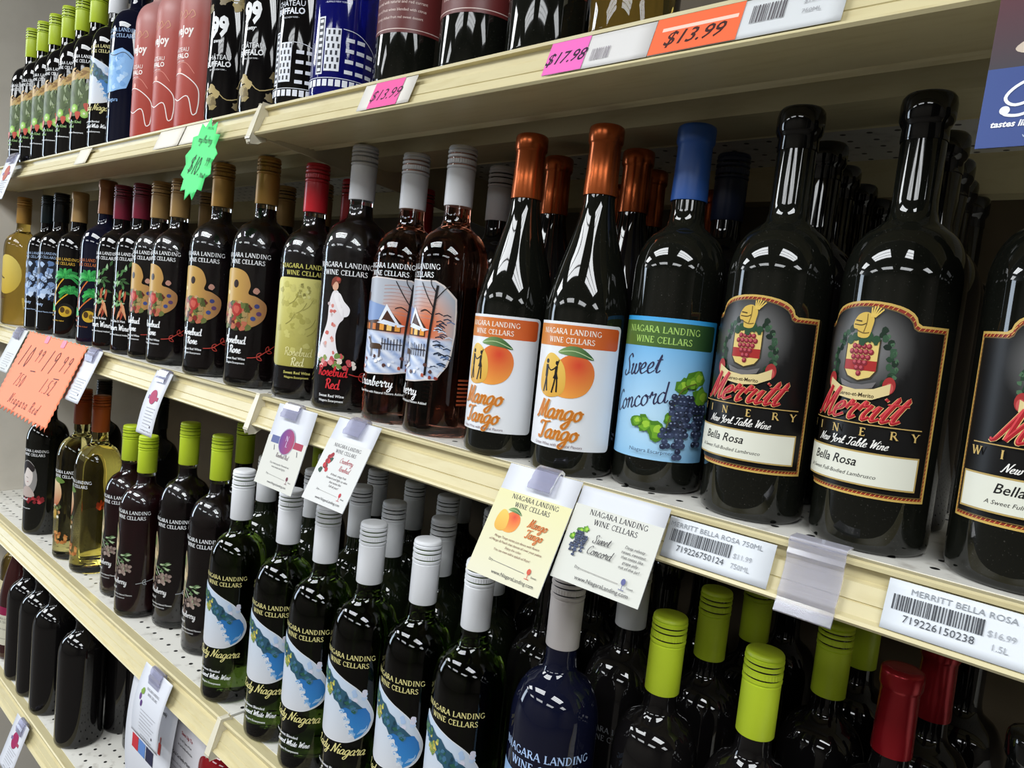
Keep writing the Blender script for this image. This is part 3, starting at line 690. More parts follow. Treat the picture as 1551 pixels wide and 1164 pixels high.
def lady(a):
    niagara(a, 172, 5.4, '#d9d08c'); a.up()
    drop = [(-44, 86), (-46, 120), (-42, 150), (-36, 163), (-24, 160), (0, 150), (20, 138), (34, 118), (37, 104), (31, 90), (16, 81), (0, 78), (-26, 78)]
    a.blob(drop, '#d7dade'); a.up()
    sh = lambda p: (p[0]*.972-.4, 119+(p[1]-119)*.972)
    a.blob([sh(p) for p in drop], vgrad(80, '#cdd0d6', 165, '#bccfe4')); a.up()
    rnd = random.Random(12)
    a.poly([(-2, 121), (6, 119), (16, 120), (27, 119), (32, 112), (34, 104), (31, 95), (25, 88), (18, 84), (16, 90), (10, 94), (9, 101), (4, 106), (3, 113)], vgrad(84, '#3a86c6', 124, '#2a6aae')); a.up()
    for k in range(26):
        t = k/25; a.jag(2+14*t+rnd.uniform(-3, 3), 114-27*t, 2.8, rnd.choice(['#c9d3e0', '#d2d6dd', '#8fb6dc', '#5f9ad0']), 9, .5, rnd)
    for k in range(9): a.jag(rnd.uniform(8, 26), rnd.uniform(126, 138), 3.4, rnd.choice(['#b7cbe6', '#a9c2e2', '#d5d3e2']), 9, .4, rnd)
    a.up().poly([(-43, 153), (-36, 156), (-26, 152), (-22, 153), (-14, 147), (-8, 146), (-2, 139), (5, 136), (9, 129), (16, 126), (24, 119), (12, 117), (5, 119), (0, 116), (-4, 122), (-10, 124), (-14, 131), (-20, 133), (-28, 140), (-42, 142)], '#2f5468')
    for k in range(44):
        t = rnd.random(); a.jag(-40+58*t, 150-32*t+rnd.uniform(-5, 5), 3.0, rnd.choice(['#24475e', '#386a72', '#2d5a4a', '#456f8e', '#1f3c4c']), 10, .55, rnd)
    for k in range(22): a.jag(-17+rnd.uniform(-6, 6), 134+rnd.uniform(-10, 9), 2.4, rnd.choice(['#b5a94a', '#8fa055', '#6d8a48', '#cdbf62']), 9, .5, rnd)
    for k in range(16): a.jag(-30+rnd.uniform(-10, 10), 147+rnd.uniform(-4, 4), 2.6, rnd.choice(['#3f6b4a', '#2f5a3c', '#587f52']), 9, .5, rnd)
    a.up()
    for k in range(4): a.line([(20+k, 90+k*1.5), (25+k, 92+k*1.2), (30, 93+k*2)], .6, '#a9cdea')
    a.up().script('Lady Niagara', -2, 66, 5.6, '#d8cf8a', wd=.26, slant=.35)
    a.sans('Semi-Sweet Blended', -12, 45, 3.2, WHITE, bold=.012, shear=.1); a.script('Blush White Wine'.replace('Blush', 'Semi').replace('Semi', 'Sweet'), -2, 36, 3.4, WHITE, wd=.3, slant=.35)
    a.sans('Niagara Escarpment', -6, 28, 2.6, WHITE, bold=.012)
ART['lady'] = lady
@art('icy')
def _(a):
    niagara(a, 182, 6, '#8fb0d8'); rnd = random.Random(21); a.up()
    a.poly([(-36, 142), (-30, 168), (-22, 148), (-4, 152), (10, 156), (22, 150), (30, 142), (26, 110), (20, 92), (-4, 86), (-34, 84)], '#7fb2e6'); a.up()
    for k in range(30): a.jag(rnd.uniform(-30, 22), rnd.uniform(90, 146), 6, rnd.choice(['#9cc6ee', '#6aa0da', '#b5d6f4', '#86b8ea']), 9, .5, rnd)
    a.line([(-20, 148), (-4, 144), (14, 149), (26, 140)], 1.2, '#122038')
    a.up().sans('Niagara', -6, 70, 6, '#7aa4d6', bold=.01); a.sans('750 ML', -16, 44, 3, '#7aa4d6')
@art('lady_small')
def _(a): lady(a)
@art('big_blue')
def _(a):
    niagara(a, 176, 7.2, '#aac4ea'); a.up()
    a.poly([(-48, 160), (-30, 158), (0, 146), (24, 128), (38, 110), (-48, 90)], '#86a7cc')
@art('kiwi')
def _(a):
    niagara(a, 168, 5.4, WHITE); rnd = random.Random(31); a.up()
    a.blob([(-36, 138), (-20, 146), (-4, 140), (10, 152), (26, 148), (20, 134), (2, 130), (-20, 126)], '#b89a5c'); a.up()
    for k in range(8): a.leaf(rnd.uniform(-24, 10), rnd.uniform(128, 146), 16, 5, rnd.uniform(-30, 60), rnd.choice(['#8f6a34', '#d8bf86', '#c4a05a']))
    a.blob([(-34, 70), (-36, 118), (-18, 128), (8, 126), (20, 112), (22, 78), (0, 66)], '#50613a'); a.up()
    for k in range(24): a.leaf(rnd.uniform(-30, 14), rnd.uniform(72, 122), 14, 4, rnd.uniform(40, 130), rnd.choice(['#6c7f4e', '#8d9c78', '#3d4d2c', '#a3b08e']))
    a.up()
    for u, v in ((24, 92), (12, 70), (-8, 78), (30, 74)):
        a.ell(u, v, 8, 8, '#86b84c'); a.up().ell(u, v, 5.4, 5.4, '#a8d06a'); a.up().ell(u, v, 2, 2, '#e9f0cf'); a.l -= 2
    for u, v in ((0, 66), (-20, 66), (34, 86), (16, 82)): a.up(3).blob([(u-6, v+4), (u, v+7), (u+6, v+4), (u, v-8)], '#c0503f'); a.l -= 3
    a.up(4).sans('Berry Kiwi', -8, 52, 5, '#8fb873', bold=.02); a.sans('Island', -14, 44, 4.4, '#8fb873', bold=.02); a.sans('Niagara Escarpment', -4, 34, 2.8, WHITE, bold=.015)
@art('coral')
def _(a):
    W = '#f1e6e2'
    a.sans('LoveJoy', 0, 132, 12, W, bold=.03, narrow=.9); a.sans('CHÂTEAU', 0, 108, 6, W); a.sans('BUFFALO', 0, 99, 6.6, W, bold=.03); a.sans('- BUFFALO NEW YORK -', 0, 94, 1.8, W)
    a.line([(-36, 34), (-34, 52), (-30, 66), (-14, 76), (6, 78), (24, 70), (36, 58), (38, 40), (36, 24)], 1.4, W)
    a.line([(-36, 34), (-30, 24), (-26, 40), (-18, 22), (-12, 44), (4, 40), (22, 46), (30, 22), (36, 24)], 1.4, W)
    a.line([(-22, 74), (-4, 90), (16, 92), (30, 78)], .8, '#d98a78'); a.ell(4, 82, 4, 4, '#d98a78')
    for k in range(4): a.line([(-20+k*12, 158), (-14+k*12, 165), (-10+k*12, 158), (-16+k*12, 154)], .8, '#e0a87c')
@art('ninety_nine')
def _(a):
    W = '#e2e4e6'
    a.sans('99', -4, 113, 24, W, bold=.05, narrow=.8); a.sans('away·', -4, 104, 5, W, bold=.02, shear=.2); a.sans('CHÂTEAU', -4, 82, 6, W); a.sans('BUFFALO', -4, 73, 6.6, W, bold=.03); a.sans('- BUFFALO NEW YORK -', -4, 68, 1.8, W)
    rnd = random.Random(41); a.up()
    for zone in ((20, 54), (148, 176)):
        for k in range(13): a.jag(rnd.uniform(-40, 44), rnd.uniform(*zone), 8, rnd.choice(['#8c7a45', '#a9955c', '#6d5c2f']), 13, .5, rnd)
        a.line([(-40, zone[0]+8), (-10, zone[0]+26), (14, zone[0]+10), (44, zone[0]+22)], 1.2, '#a9955c')
@art('skyline')
def _(a):
    W = '#dfe3ec'
    a.sans('CHÂTEAU', -4, 118, 6.2, W); a.sans('BUFFALO', -4, 109, 6.8, W, bold=.03); a.sans('- BUFFALO NEW YORK -', -4, 104, 1.8, W); n0 = len(a.f)
    # line drawing of a tower and hall
    a.line([(-40, 34), (-40, 76), (-34, 80), (-34, 34)], 1, W, False); a.rect(-26, 36, -16, 112, W); a.up().rect(-24.6, 38, -17.4, 110, '#0d1226')
    for k in range(9): a.up(0).rect(-23.5, 40+k*8, -18.5, 44+k*8, W)
    a.up().rect(-14, 40, 4, 96, W); a.up()
    for i in range(3):
        for j in range(6): a.rect(-13+i*5.8+(2 if j % 2 else 0), 43+j*9, -10.5+i*5.8+(2 if j % 2 else 0), 49+j*9, '#0d1226')
    for i in range(4):
        for j in range(4-i//2): a.rect(10+i*12, 38+j*14, 19+i*12, 43+j*14, W)
    a.line([(6, 96), (24, 92), (44, 76), (56, 56)], .9, W)
    for k in range(14): a.rect(-52+k*7.6, 20, -46.4+k*7.6, 29, W)
    a.line([(-54, 31), (54, 31)], .9, W, False)
    a.f = a.f[:n0]+[([(u, 14+(v-20)*.82) for u, v in q], l_, c_) for q, l_, c_ in a.f[n0:]]
@art('maroon')
def _(a):
    W = '#d9c2ba'; a.rect(-56, 52, 56, 150, ugrad(-50, '#57231f', 50, '#6c2a2a')); a.up().rect(-53, 55, 53, 55.8, W)
    a.sans('Temptations', -2, 108, 7, W, shear=.1)
    for k, t in enumerate(('A sweet flavored wine with grapes', 'Flavored with natural and red currant', 'Natural Fruit wines blended with citrus', 'A lively chilled Fruit red sweet dessert')):
        a.sans(t, -2, 88-k*7.5, 3.1-.2*k, W, bold=.01)
@art('cream_label')
def _(a):
    a.rect(-50, 50, 50, 150, '#d9cfa8'); a.up(); a.sans('VINTAGE', 0, 120, 7, '#5a4a30'); a.sans('White Table Wine', 0, 60, 3.2, '#5a4a30', shear=.2)
@art('woman')
def _(a):
    niagara(a, 178, 5.4, WHITE); rnd = random.Random(51); a.up()
    a.ell(-10, 120, 24, 40, '#8d8a88'); a.up().ell(-8, 126, 13, 22, '#d8cfca'); a.up().blob([(-24, 150), (-8, 158), (8, 146), (4, 136), (-10, 144), (-20, 128)], '#2a2526')
    a.blob([(-26, 84), (-20, 100), (-4, 104), (8, 92), (6, 82)], '#b9a9a2'); a.line([(-12, 124), (-6, 122)], 1, '#4a3a3a'); a.line([(-10, 114), (-5, 114)], 1.2, '#9b4a48')
    a.up()
    for k in range(14): a.jag(rnd.uniform(-14, 26), rnd.uniform(64, 84), 5, rnd.choice(['#a8343a', '#c94a50', '#7d2228']), 9, .4, rnd)
    a.sans('Rosebud', -18, 74, 5, WHITE, bold=.02); a.sans('Niagara Escarpment', -14, 56, 2.8, WHITE, bold=.01)
@art('peach')
def _(a):
    niagara(a, 172, 5.6, WHITE); rnd = random.Random(61); a.up()
    a.ell(-22, 132, 20, 27, vgrad(106, '#b0603c', 156, '#d8c398')); a.up().blob([(-26, 158), (-10, 164), (4, 156), (-8, 152)], '#5d7a35')
    for k in range(18): a.jag(rnd.uniform(-34, 2), rnd.uniform(82, 108), 4, rnd.choice(['#ddd8c8', '#7c8a52', '#b58a5c', '#4c5a2f']), 9, .4, rnd)
    for k in range(6): a.leaf(-20+rnd.uniform(-6, 6), 100, 22, 4, rnd.uniform(-110, -70), '#b8943c')
    for k in range(14): a.jag(rnd.uniform(-30, 14), rnd.uniform(36, 58), 5, rnd.choice(['#b7763f', '#c98f52', '#9d5f30']), 11, .5, rnd)
@art('berry')
def _(a):
    niagara(a, 176, 5.6, WHITE); rnd = random.Random(71); a.up()
    a.blob([(-44, 70), (-40, 130), (-30, 156), (-20, 140), (-18, 120), (-24, 96), (-28, 74)], '#a39273'); a.up()
    for k in range(12): a.jag(rnd.uniform(-38, -20), rnd.uniform(78, 150), 6, rnd.choice(['#c9b48c', '#8d7a58', '#d8c9a4', '#6f8a52']), 9, .4, rnd)
    for k in range(16): a.leaf(rnd.uniform(-30, 2), rnd.uniform(86, 112), 10, 3.4, rnd.uniform(-80, 20), rnd.choice(['#7f9a6c', '#56704a', '#a3b890']))
    a.line([(-26, 108), (-14, 92), (0, 80)], 1.2, '#c9cfc0')
    for k in range(22): a.jag(-2+rnd.uniform(-12, 12), 84+rnd.uniform(-9, 7), 3.6, rnd.choice(['#6d5d55', '#8f7d74', '#4c403c', '#a39288']), 8, .35, rnd)
    for k in range(14): a.jag(-20+rnd.uniform(-7, 5), 74+rnd.uniform(-16, 10), 3, rnd.choice(['#5b4c48', '#7c6a62', '#3c322f']), 8, .35, rnd)
    a.up().script('Blackberry', -20, 58, 5, '#dcdcdc', wd=.26, slant=.05) if False else a.up().script('Wineberry', -14, 58, 4.6, '#dcdcdc', wd=.28, slant=.05)
    a.sans('Island', -24, 48, 4.4, '#dcdcdc', bold=.01)
    twig(a, [(18, 60), (28, 62), (44, 66)], '#b9bec4', 1.0)
    a.sans('Grape Wine Natural Flavors', -8, 39, 2.6, '#d8d8d8', bold=.012); a.sans('Niagara Escarpment', -12, 34, 2.4, '#d8d8d8')
@art('pale_label')
def _(a):
    a.rect(-46, 36, 46, 108, '#cfccb9'); a.up().blob([(-40, 108), (-36, 122), (-10, 126), (20, 122), (40, 108)], '#8c2148')
    a.up().serif('NIAGARA LANDING', 0, 96, 4.6, '#6d6a60'); a.serif('WINE CELLARS', 0, 88, 4.6, '#6d6a60'); a.sans('Pink Catawba', 0, 72, 4, '#6a5d58', shear=.2); a.rect(-30, 50, 20, 52, '#a9a594')
@art('gold_swirl')
def _(a):
    niagara(a, 172, 5.4, '#6f7278'); rnd = random.Random(81); a.up()
    for k in range(24):
        u = rnd.uniform(-32, 6); v = rnd.uniform(104, 148); a.line([(u, v), (u+8, v+rnd.uniform(-6, 10)), (u+18, v+rnd.uniform(-12, 4)), (u+24, v-10)], 1.3, rnd.choice(['#8a7a4c', '#b4a677', '#5d5130']))
    for k in range(7): a.jag(20+rnd.uniform(-6, 8), 148+rnd.uniform(-5, 5), 4, '#6d6240', 11, .6, rnd)
@art('lime_swirl')
def _(a):
    niagara(a, 172, 5.4, '#5a5c60')

# ------------------------------------------------------------------ bottles
def smooth_prof(pts):
    return pts
def bottle_profile(kind):
    if kind in ('claret', 'magnum', 'tall', 'magnum_tall', 'wide', 'broad'):
        h, r, vs, vn, rn = {'claret': (.302, .0375, .178, .222, .0138), 'magnum': (.3165, .0405, .186, .233, .0142), 'tall': (.315, .0370, .186, .232, .0136), 'wide': (.300, .0412, .176, .224, .0140), 'broad': (.300, .0415, .232, .270, .0150), 'magnum_tall': (.335, .0400, .196, .246, .0140)}[kind]
        p = [(r-.010, 0.0), (r-.004, 0.0006), (r-.001, .003), (r, .008), (r, vs)]
        n = 12
        for k in range(1, n):      # round shoulder
            t = k/n*math.pi/2*.86
            p.append((rn+.003+(r-rn-.003)*math.cos(t), vs+(vn-vs-.008)*math.sin(t)/math.sin(math.pi/2*.86)))
        p += [(rn+.0022, vn-.003), (rn+.0006, vn+.003), (rn, vn+.01), (rn, h-.002)]
        return p, h, r, rn
    if kind == 'burgundy':
        h, r, rn = .302, .0368, .0134
        p = [(r-.010, 0.0), (r-.004, .0006), (r-.001, .003), (r, .008), (r, .138)]
        for k in range(1, 16):
            t = k/16; s_ = t*t*(3-2*t); p.append((r+(rn-r)*(s_*.75+t*.25), .138+.104*t))
        return p+[(rn, .244), (rn, h-.002)], h, r, rn
    if kind == 'hock':
        h, r, rn = .300, .0365, .0130
        p = [(r-.010, 0.0), (r-.004, .0006), (r-.001, .003), (r, .008), (r, .125)]
        for k in range(1, 14):
            t = k/14; p.append((rn+(r-rn)*math.cos(t*math.pi/2)**1.2, .125+.125*t))
        return p+[(rn, .252), (rn, h-.002)], h, r, rn
def inset(prof, d, z0, z1):
    p = [(max(.002, r-d), z) for r, z in prof if z0 < z < z1]
    return [(p[0][0]-.003, z0), (p[0][0], z0+.002)]+p+[(p[-1][0], z1)]
def screw_cap(h, z0, r):
    rr = r
    g = .0016
    return [(rr-.0004, z0), (rr, z0+.0006), (rr, h-.0250), (rr-g*.6, h-.0243), (rr-g*.6, h-.0238), (rr+.0004, h-.0230), (rr+.0005, h-.0212), (rr-g, h-.0203), (rr-g, h-.0196),
            (rr-.0001, h-.0189), (rr-.0001, h-.0145), (rr-g, h-.0138), (rr-g, h-.0130), (rr+.0003, h-.0122), (rr+.0004, h-.0102), (rr-g, h-.0092), (rr-g, h-.0084), (rr+.0003, h-.0076), (rr+.0004, h-.0056),
            (rr-g*.7, h-.0047), (rr-g*.6, h-.0042), (rr+.0001, h-.0035), (rr-.0002, h-.0018), (rr-.0010, h-.0006), (rr-.0028, h)]
def foil_cap(h, z0, r):
    return [(r+.0004, z0), (r+.0006, z0+.001), (r, z0+.02), (r-.0004, h-.017), (r+.0004, h-.0155), (r+.0012, h-.0135), (r+.0012, h-.0035), (r+.0006, h-.0015), (r-.0012, h-.0003), (r-.004, h)]
def wax_cap(h, z0, r):
    return [(r+.0002, z0), (r+.0004, z0+.001), (r, h-.022), (r+.0012, h-.020), (r+.0026, h-.017), (r+.0028, h-.007), (r+.0022, h-.003), (r+.0005, h-.0006), (r-.003, h)]
def knurl(h, r):
    v = []; f = []; n = 72
    for k in range(n):
        a = 2*math.pi*k/n; rr = r+(.00035 if k % 2 else .00005)
        for z in (h-.0188, h-.0146): v.append((rr*math.cos(a), rr*math.sin(a), z))
    for k in range(n):
        k2 = (k+1) % n; f.append((2*k, 2*k2, 2*k2+1, 2*k+1))
    return pydata('knurled_band', v, f)
_mesh = {}
def cached(key, fn):
    if key not in _mesh: _mesh[key] = fn()
    return _mesh[key]
def copy_of(name, me, m, parent):
    """one object per bottle; bottles of a kind share their mesh data"""
    key = (me.name, m.name)
    me2 = cached(key, lambda: with_mat(me, m))
    o = bpy.data.objects.new(name, me2); C.objects.link(o); o.parent = parent; return o
def with_mat(me, m):
    c = me.copy(); c.materials.clear(); c.materials.append(m); return c
DECK = {'A': (.352, -.025), 'B': (0.0, 0.0), 'C': (-.424, -.02), 'D': (-.766, -.02)}
CAPZ = {'claret': .240, 'magnum': .252, 'tall': .2475, 'magnum_tall': .266, 'wide': .240, 'broad': .276, 'burgundy': .242, 'hock': .250}
def bottle(shelf, x, y, kind, glass, capk, artk, rot, label, group=None, wine=None, closure='screw'):
    z = ZB+DECK[shelf][0]
    t = empty('wine_bottle', (x, y, z), label, 'wine bottle', group, math.radians(rot))
    prof, h, r, rn = bottle_profile(kind)
    g = copy_of('glass', cached(('glass', kind), lambda: lathe('glass', prof)), M[glass], t)
    if wine:
        copy_of('wine', cached(('wine', kind), lambda: lathe('wine', inset(prof, .0022, .011, CAPZ[kind]-.006))), M[wine], t)
    z0 = CAPZ[kind]
    if closure == 'screw':
        c = copy_of('screw_cap', cached(('screw', kind), lambda: lathe('screw_cap', screw_cap(h, z0, rn+.0012), 40)), M[capk], t)
        copy_of('knurled_band', cached(('knurl', kind), lambda: knurl(h, rn+.0012)), M[capk], c)
    elif closure == 'foil':
        copy_of('foil_capsule', cached(('foil', kind), lambda: lathe('foil_capsule', foil_cap(h, z0, rn+.0008), 40)), M[capk], t)
    else:
        copy_of('capsule', cached(('wax', kind), lambda: lathe('capsule', wax_cap(h, h-.031, rn+.0003), 40)), M[capk], t)
    if artk:
        def build():
            a = Art(); ART[artk](a)
            zz = [q[1] for q in prof]; rr = [q[0] for q in prof]
            def place(u, v, off):
                rad = r
                for i in range(len(zz)-1):
                    if zz[i] <= v <= zz[i+1]: 
                        rad = rr[i]+(rr[i+1]-rr[i])*(v-zz[i])/max(1e-9, zz[i+1]-zz[i]); break
                ang = u/r; R_ = rad+off
                return (R_*math.sin(ang), -R_*math.cos(ang), v), (math.sin(ang), -math.cos(ang), 0)
            return a.mesh('label', place, M['print'])
        me = cached(('label', artk, kind), build)
        o = bpy.data.objects.new('printed_label', me); C.objects.link(o); o.parent = t
    return t

# ------------------------------------------------------------------ the room
X0, X1, SEAM = -2.10, 1.30, -0.83
structure('floor', box_me('floor', -7, 4.2, -4.2, .5, -.05, 0), M['floor'])
structure('ceiling', box_me('ceiling', -7, 4.2, -4.2, .5, CEIL, CEIL+.05), M['ceil'])
structure('wall_back', box_me('wall_back', X0-.06, X1+.1, .43, .46, 0, 2.1), M['back'])
structure('wall_front', box_me('wall_front', -7, 4.2, -4.3, -4.2, 0, CEIL), M['wall'])
structure('wall_left', box_me('wall_left', -7.1, -7, -4.2, .5, 0, CEIL), M['wall'])
structure('wall_right', box_me('wall_right', 4.2, 4.3, -4.2, .5, 0, CEIL), M['wall'])

# ------------------------------------------------------------------ shelving
def lip_prof(yf, z):
    q = [(.014, -.0005), (.0, .0012), (-.0022, .0), (-.0020, -.0026), (.0026, -.0036), (.0034, -.0115), (-.0012, -.0128), (-.0052, -.0228), (-.0044, -.0236), (-.0058, -.0240),
         (-.0088, -.0312), (-.0128, -.0326), (-.0140, -.0346), (-.0122, -.0366), (-.0080, -.0368), (.014, -.0368)]
    return [(yf+a, z+b) for a, b in q]
SHELF_WORDS = {'A': 'topmost shelf in view', 'B': 'middle shelf under the tall price cards', 'C': 'lower shelf below the hanging price cards', 'D': 'lowest shelf in the bottom left corner'}
def shelf(key, x0, x1, label, end_bracket):
    z, yf = DECK[key]; z += ZB
    t = empty('shelf', (x0, yf, z), label, 'shelf', 'cream steel shop shelves')
    def part(name, me, m): return link(name, me, m, t)
    L = x1-x0-(.0006 if end_bracket else .0052)
    part('deck', box_me('deck', 0, L, .014, .43-yf, -.003, 0), M['deck'])
    part('price_channel', extrude_yz('price_channel', lip_prof(0, 0), 0, L), M['cream'])
    part('front_stiffener', extrude_yz('front_stiffener', [(.014, -.003), (.014, -.0345), (.058, -.0345), (.060, -.032), (.064, -.0345), (.068, -.032), (.072, -.0345), (.074, -.028), (.074, -.003)], 0, L), M['cream'])
    part('middle_stiffener', extrude_yz('middle_stiffener', [(.125, -.003), (.125, -.034), (.190, -.034), (.192, -.030), (.196, -.034), (.200, -.030), (.200, -.003)], 0, L), M['cream'])
    part('rear_rail', box_me('rear_rail', 0, L, .395-yf, .428-yf, -.045, -.003), M['cream'])
    if end_bracket:
        br = part('bracket', extrude_yz('bracket', [(.016, -.0032), (.006, -.038), (.06, -.0425), (.425-yf, -.082), (.425-yf, -.0032)], 0.0, .0030), M['bracket'])
        prof = [(-.004, .003), (-.0135, -.022), (-.0190, -.040), (-.016, -.046), (-.008, -.046), (.002, -.040), (.004, -.010), (.010, .003)]
        c = link('end_cap', extrude_yz('end_cap', prof, -.0045, .0042), M['clipwhite'], t)
        bv = c.modifiers.new('rounding', 'BEVEL'); bv.width = .0014; bv.segments = 2
    return t
shelf('A', SEAM, X1, 'right length of the topmost cream shelf, carrying dark bottles and pink price stickers', True)
shelf('A', X0, SEAM, 'left length of the topmost cream shelf, under the lime-capped and coral bottles', False)
shelf('B', SEAM, X1, 'right length of the middle cream shelf, carrying orange-labelled and gold-crest bottles', True)
shelf('B', X0, SEAM, 'left length of the middle cream shelf, behind the zigzag-edged orange card', False)
shelf('C', SEAM, X1, 'right length of the lower white-decked shelf, under white-capped green bottles', True)
shelf('C', X0, SEAM, 'left length of the lower white-decked shelf, speckled with holes under golden bottles', False)
shelf('D', X0, SEAM-.0, 'lowest cream shelf at bottom left, carrying dark unlabelled bottles', False)
shelf('D', SEAM, X1, 'right length of the lowest cream shelf, under the bright red bottle', False)
ep = link('end_panel', box_me('end_panel', X0-.03, X0-.001, -.06, .429, 0, 2.1), M['panel'])
tag(ep, 'pale grey upright end panel closing the shelves at far left', 'panel')

# ------------------------------------------------------------------ bottles on the middle shelf
GB = 'front row bottles on the middle shelf'
def B(*a, **k): return bottle('B', *a, **k)
B(-2.035, .046, 'claret', 'gold_wine', 'gold_tan', 'moon', 25, 'golden wine bottle with dark figure on a moon, leftmost on middle shelf')
GP = 'black bottles with pale blue print'
B(-1.880, .053, 'claret', 'dark_opaque', 'teal_black', 'blue_print', 25, 'black bottle with pale blue picture, the one beside the golden bottle', GP)
B(-1.780, .048, 'claret', 'dark_opaque', 'black_cap', 'blue_print', 25, 'black bottle with pale blue picture, next to the yellow-trunk palm bottle', GP)
GP = 'palm tree bottles'
B(-1.690, .055, 'claret', 'dark_opaque', 'tan', 'palm_yellow', 25, 'black bottle printed with green palm on yellow trunk and tan capsule', GP, closure='foil')
B(-1.528, .050, 'magnum', 'dark_blue', 'bronze', 'palm_orange', 22, 'taller bottle printed with green palm on orange trunk and bronze capsule', GP, closure='foil')
GP = 'burgundy-capped bottles with pepper print'
B(-1.440, .046, 'claret', 'dark_opaque', 'burgundy', 'pepper', 20, 'burgundy-capped bottle with green pepper print, beside the orange palm bottle', GP)
B(-1.362, .049, 'claret', 'dark_opaque', 'burgundy', 'pepper', 20, 'burgundy-capped bottle with green pepper print, beside the small palette bottle', GP)
GP = 'bottles printed with a palette of roses'
B(-1.287, .050, 'claret', 'flint', 'tan', 'rose', 18, 'small tan-capped palette-print bottle, just right of the pepper bottles', GP, 'wine_black')
B(-1.209, .049, 'claret', 'flint', 'tan', 'rose', 20, 'small tan-capped palette-print bottle, just left of the larger palette bottles', GP, 'wine_black')
B(-1.062, .046, 'magnum', 'flint', 'gold_tan', 'rose', 26, 'large gold-capped bottle with rose palette, under the green starburst price', GP, 'wine_black')
B(-0.935, .046, 'magnum', 'flint', 'gold_tan', 'rose', 26, 'large gold-capped bottle with rose palette, beside the red-capped bottle', GP, 'wine_black')
B(-0.826, .053, 'claret', 'flint', 'red_cap', 'yellow_panel', 46, 'red-capped dark bottle with pale yellow panel label', None, 'wine_black')
B(-0.729, .053, 'magnum', 'flint', 'grey', 'rosebud_red', 34, 'large grey-capped dark bottle printed with woman in white gown', None, 'wine_black')
GP = 'amber bottles with a snowy cabin print'
B(-0.640, .058, 'claret', 'rose_wine', 'grey', 'cranberry', 14, 'amber bottle with snowy cabin and standing deer, left of its twin', GP)
B(-0.560, .052, 'claret', 'rose_wine', 'grey', 'cranberry', -22, 'amber bottle with snowy cabin and bare tree, beside the orange label bottles', GP)
GP = 'copper-topped bottles with mango labels'
B(-0.4575, .042, 'burgundy', 'merritt_glass', 'copper', 'mango', 8, 'copper-topped dark bottle with white mango label, beside the amber bottles', GP, closure='foil')
B(-0.373, .042, 'burgundy', 'merritt_glass', 'copper', 'mango', 15, 'copper-topped dark bottle with white mango label, beside the blue-label bottle', GP, closure='foil')
B(-0.301, .068, 'claret', 'merritt_glass', 'blue_cap', 'concord', 15, 'blue-capped dark bottle with sky blue grape label', None, closure='foil')
GP = 'black bottles with a gold-edged crest label'
B(-0.211, .056, 'claret', 'merritt_glass', 'dark_gloss', 'crest', -4, 'black gold-crest bottle beside the blue-label bottle, leftmost of its kind', GP, closure='wax')
B(-0.128, .057, 'claret', 'merritt_glass', 'dark_gloss', 'crest', -14, 'black gold-crest bottle above the clear plastic clip, fully in view', GP, closure='wax')
B(-0.043, .056, 'claret', 'merritt_glass', 'dark_gloss', 'crest', 20, 'black gold-crest bottle cut off by the right edge', GP, closure='wax')
# rows behind
def back(shelf_, spots, kind, glass, capk, group, closure='screw', artk=None, rot=15):
    for x, y, lab in spots: bottle(shelf_, x, y, kind, glass, capk, artk, rot, lab, group, None, closure)
back('B', [(-1.734-.03, .13, 'tan-topped dark bottle standing behind the pale blue print bottles')], 'claret', 'dark_opaque', 'tan', None, 'foil')
back('B', [(-1.640, .15, 'black-capped bottle in the second row behind the palm bottles')], 'claret', 'dark_opaque', 'black_cap', None)
back('B', [(-1.303, .139, 'tan-capped bottle half hidden behind the small palette bottles'), (-1.215, .215, 'tan-capped bottle in deep shade left of the large palette bottles'), (-1.045, .14, 'tan-capped bottle hidden behind the large palette bottle under the starburst'), (-0.947, .142, 'tan-capped bottle peeping out right of the large palette bottles'), (-0.959, .222, 'tan-capped bottle in shade left of the red back cap')], 'claret', 'dark_opaque', 'tan', 'tan-capped bottles in the back rows')
back('B', [(-0.866, .137, 'red-capped bottle in second row left of the grey-capped gown bottle'), (-0.800, .212, 'red-capped bottle in third row right of the grey-capped gown bottle')], 'claret', 'dark_opaque', 'red_cap', 'red-capped bottles in the back rows')
back('B', [(-0.672, .16, 'grey-capped bottle in shade just right of the amber bottle caps'), (-0.581, .137, 'grey-capped dark bottle between the amber and copper-topped bottles')], 'claret', 'dark_opaque', 'grey', 'grey-capped bottles in the second row')
back('B', [(-0.485, .119, 'copper-topped bottle right behind the left mango-label bottle'), (-0.389, .121, 'copper-topped bottle right behind the right mango-label bottle'), (-0.418, .199, 'copper-topped bottle deep in shade left of the blue capsule'), (-0.495, .256, 'copper-topped bottle deepest in shade behind the mango bottles'), (-0.396, .306, 'dim copper-topped bottle right of the blue capsule')], 'burgundy', 'dark_opaque', 'copper', 'copper-topped bottles in the back rows', 'foil')
back('B', [(-0.310, .160, 'navy-capped bottle with blue label behind the blue-capped one')], 'claret', 'dark_opaque', 'navy', None, 'screw', 'concord', 12)
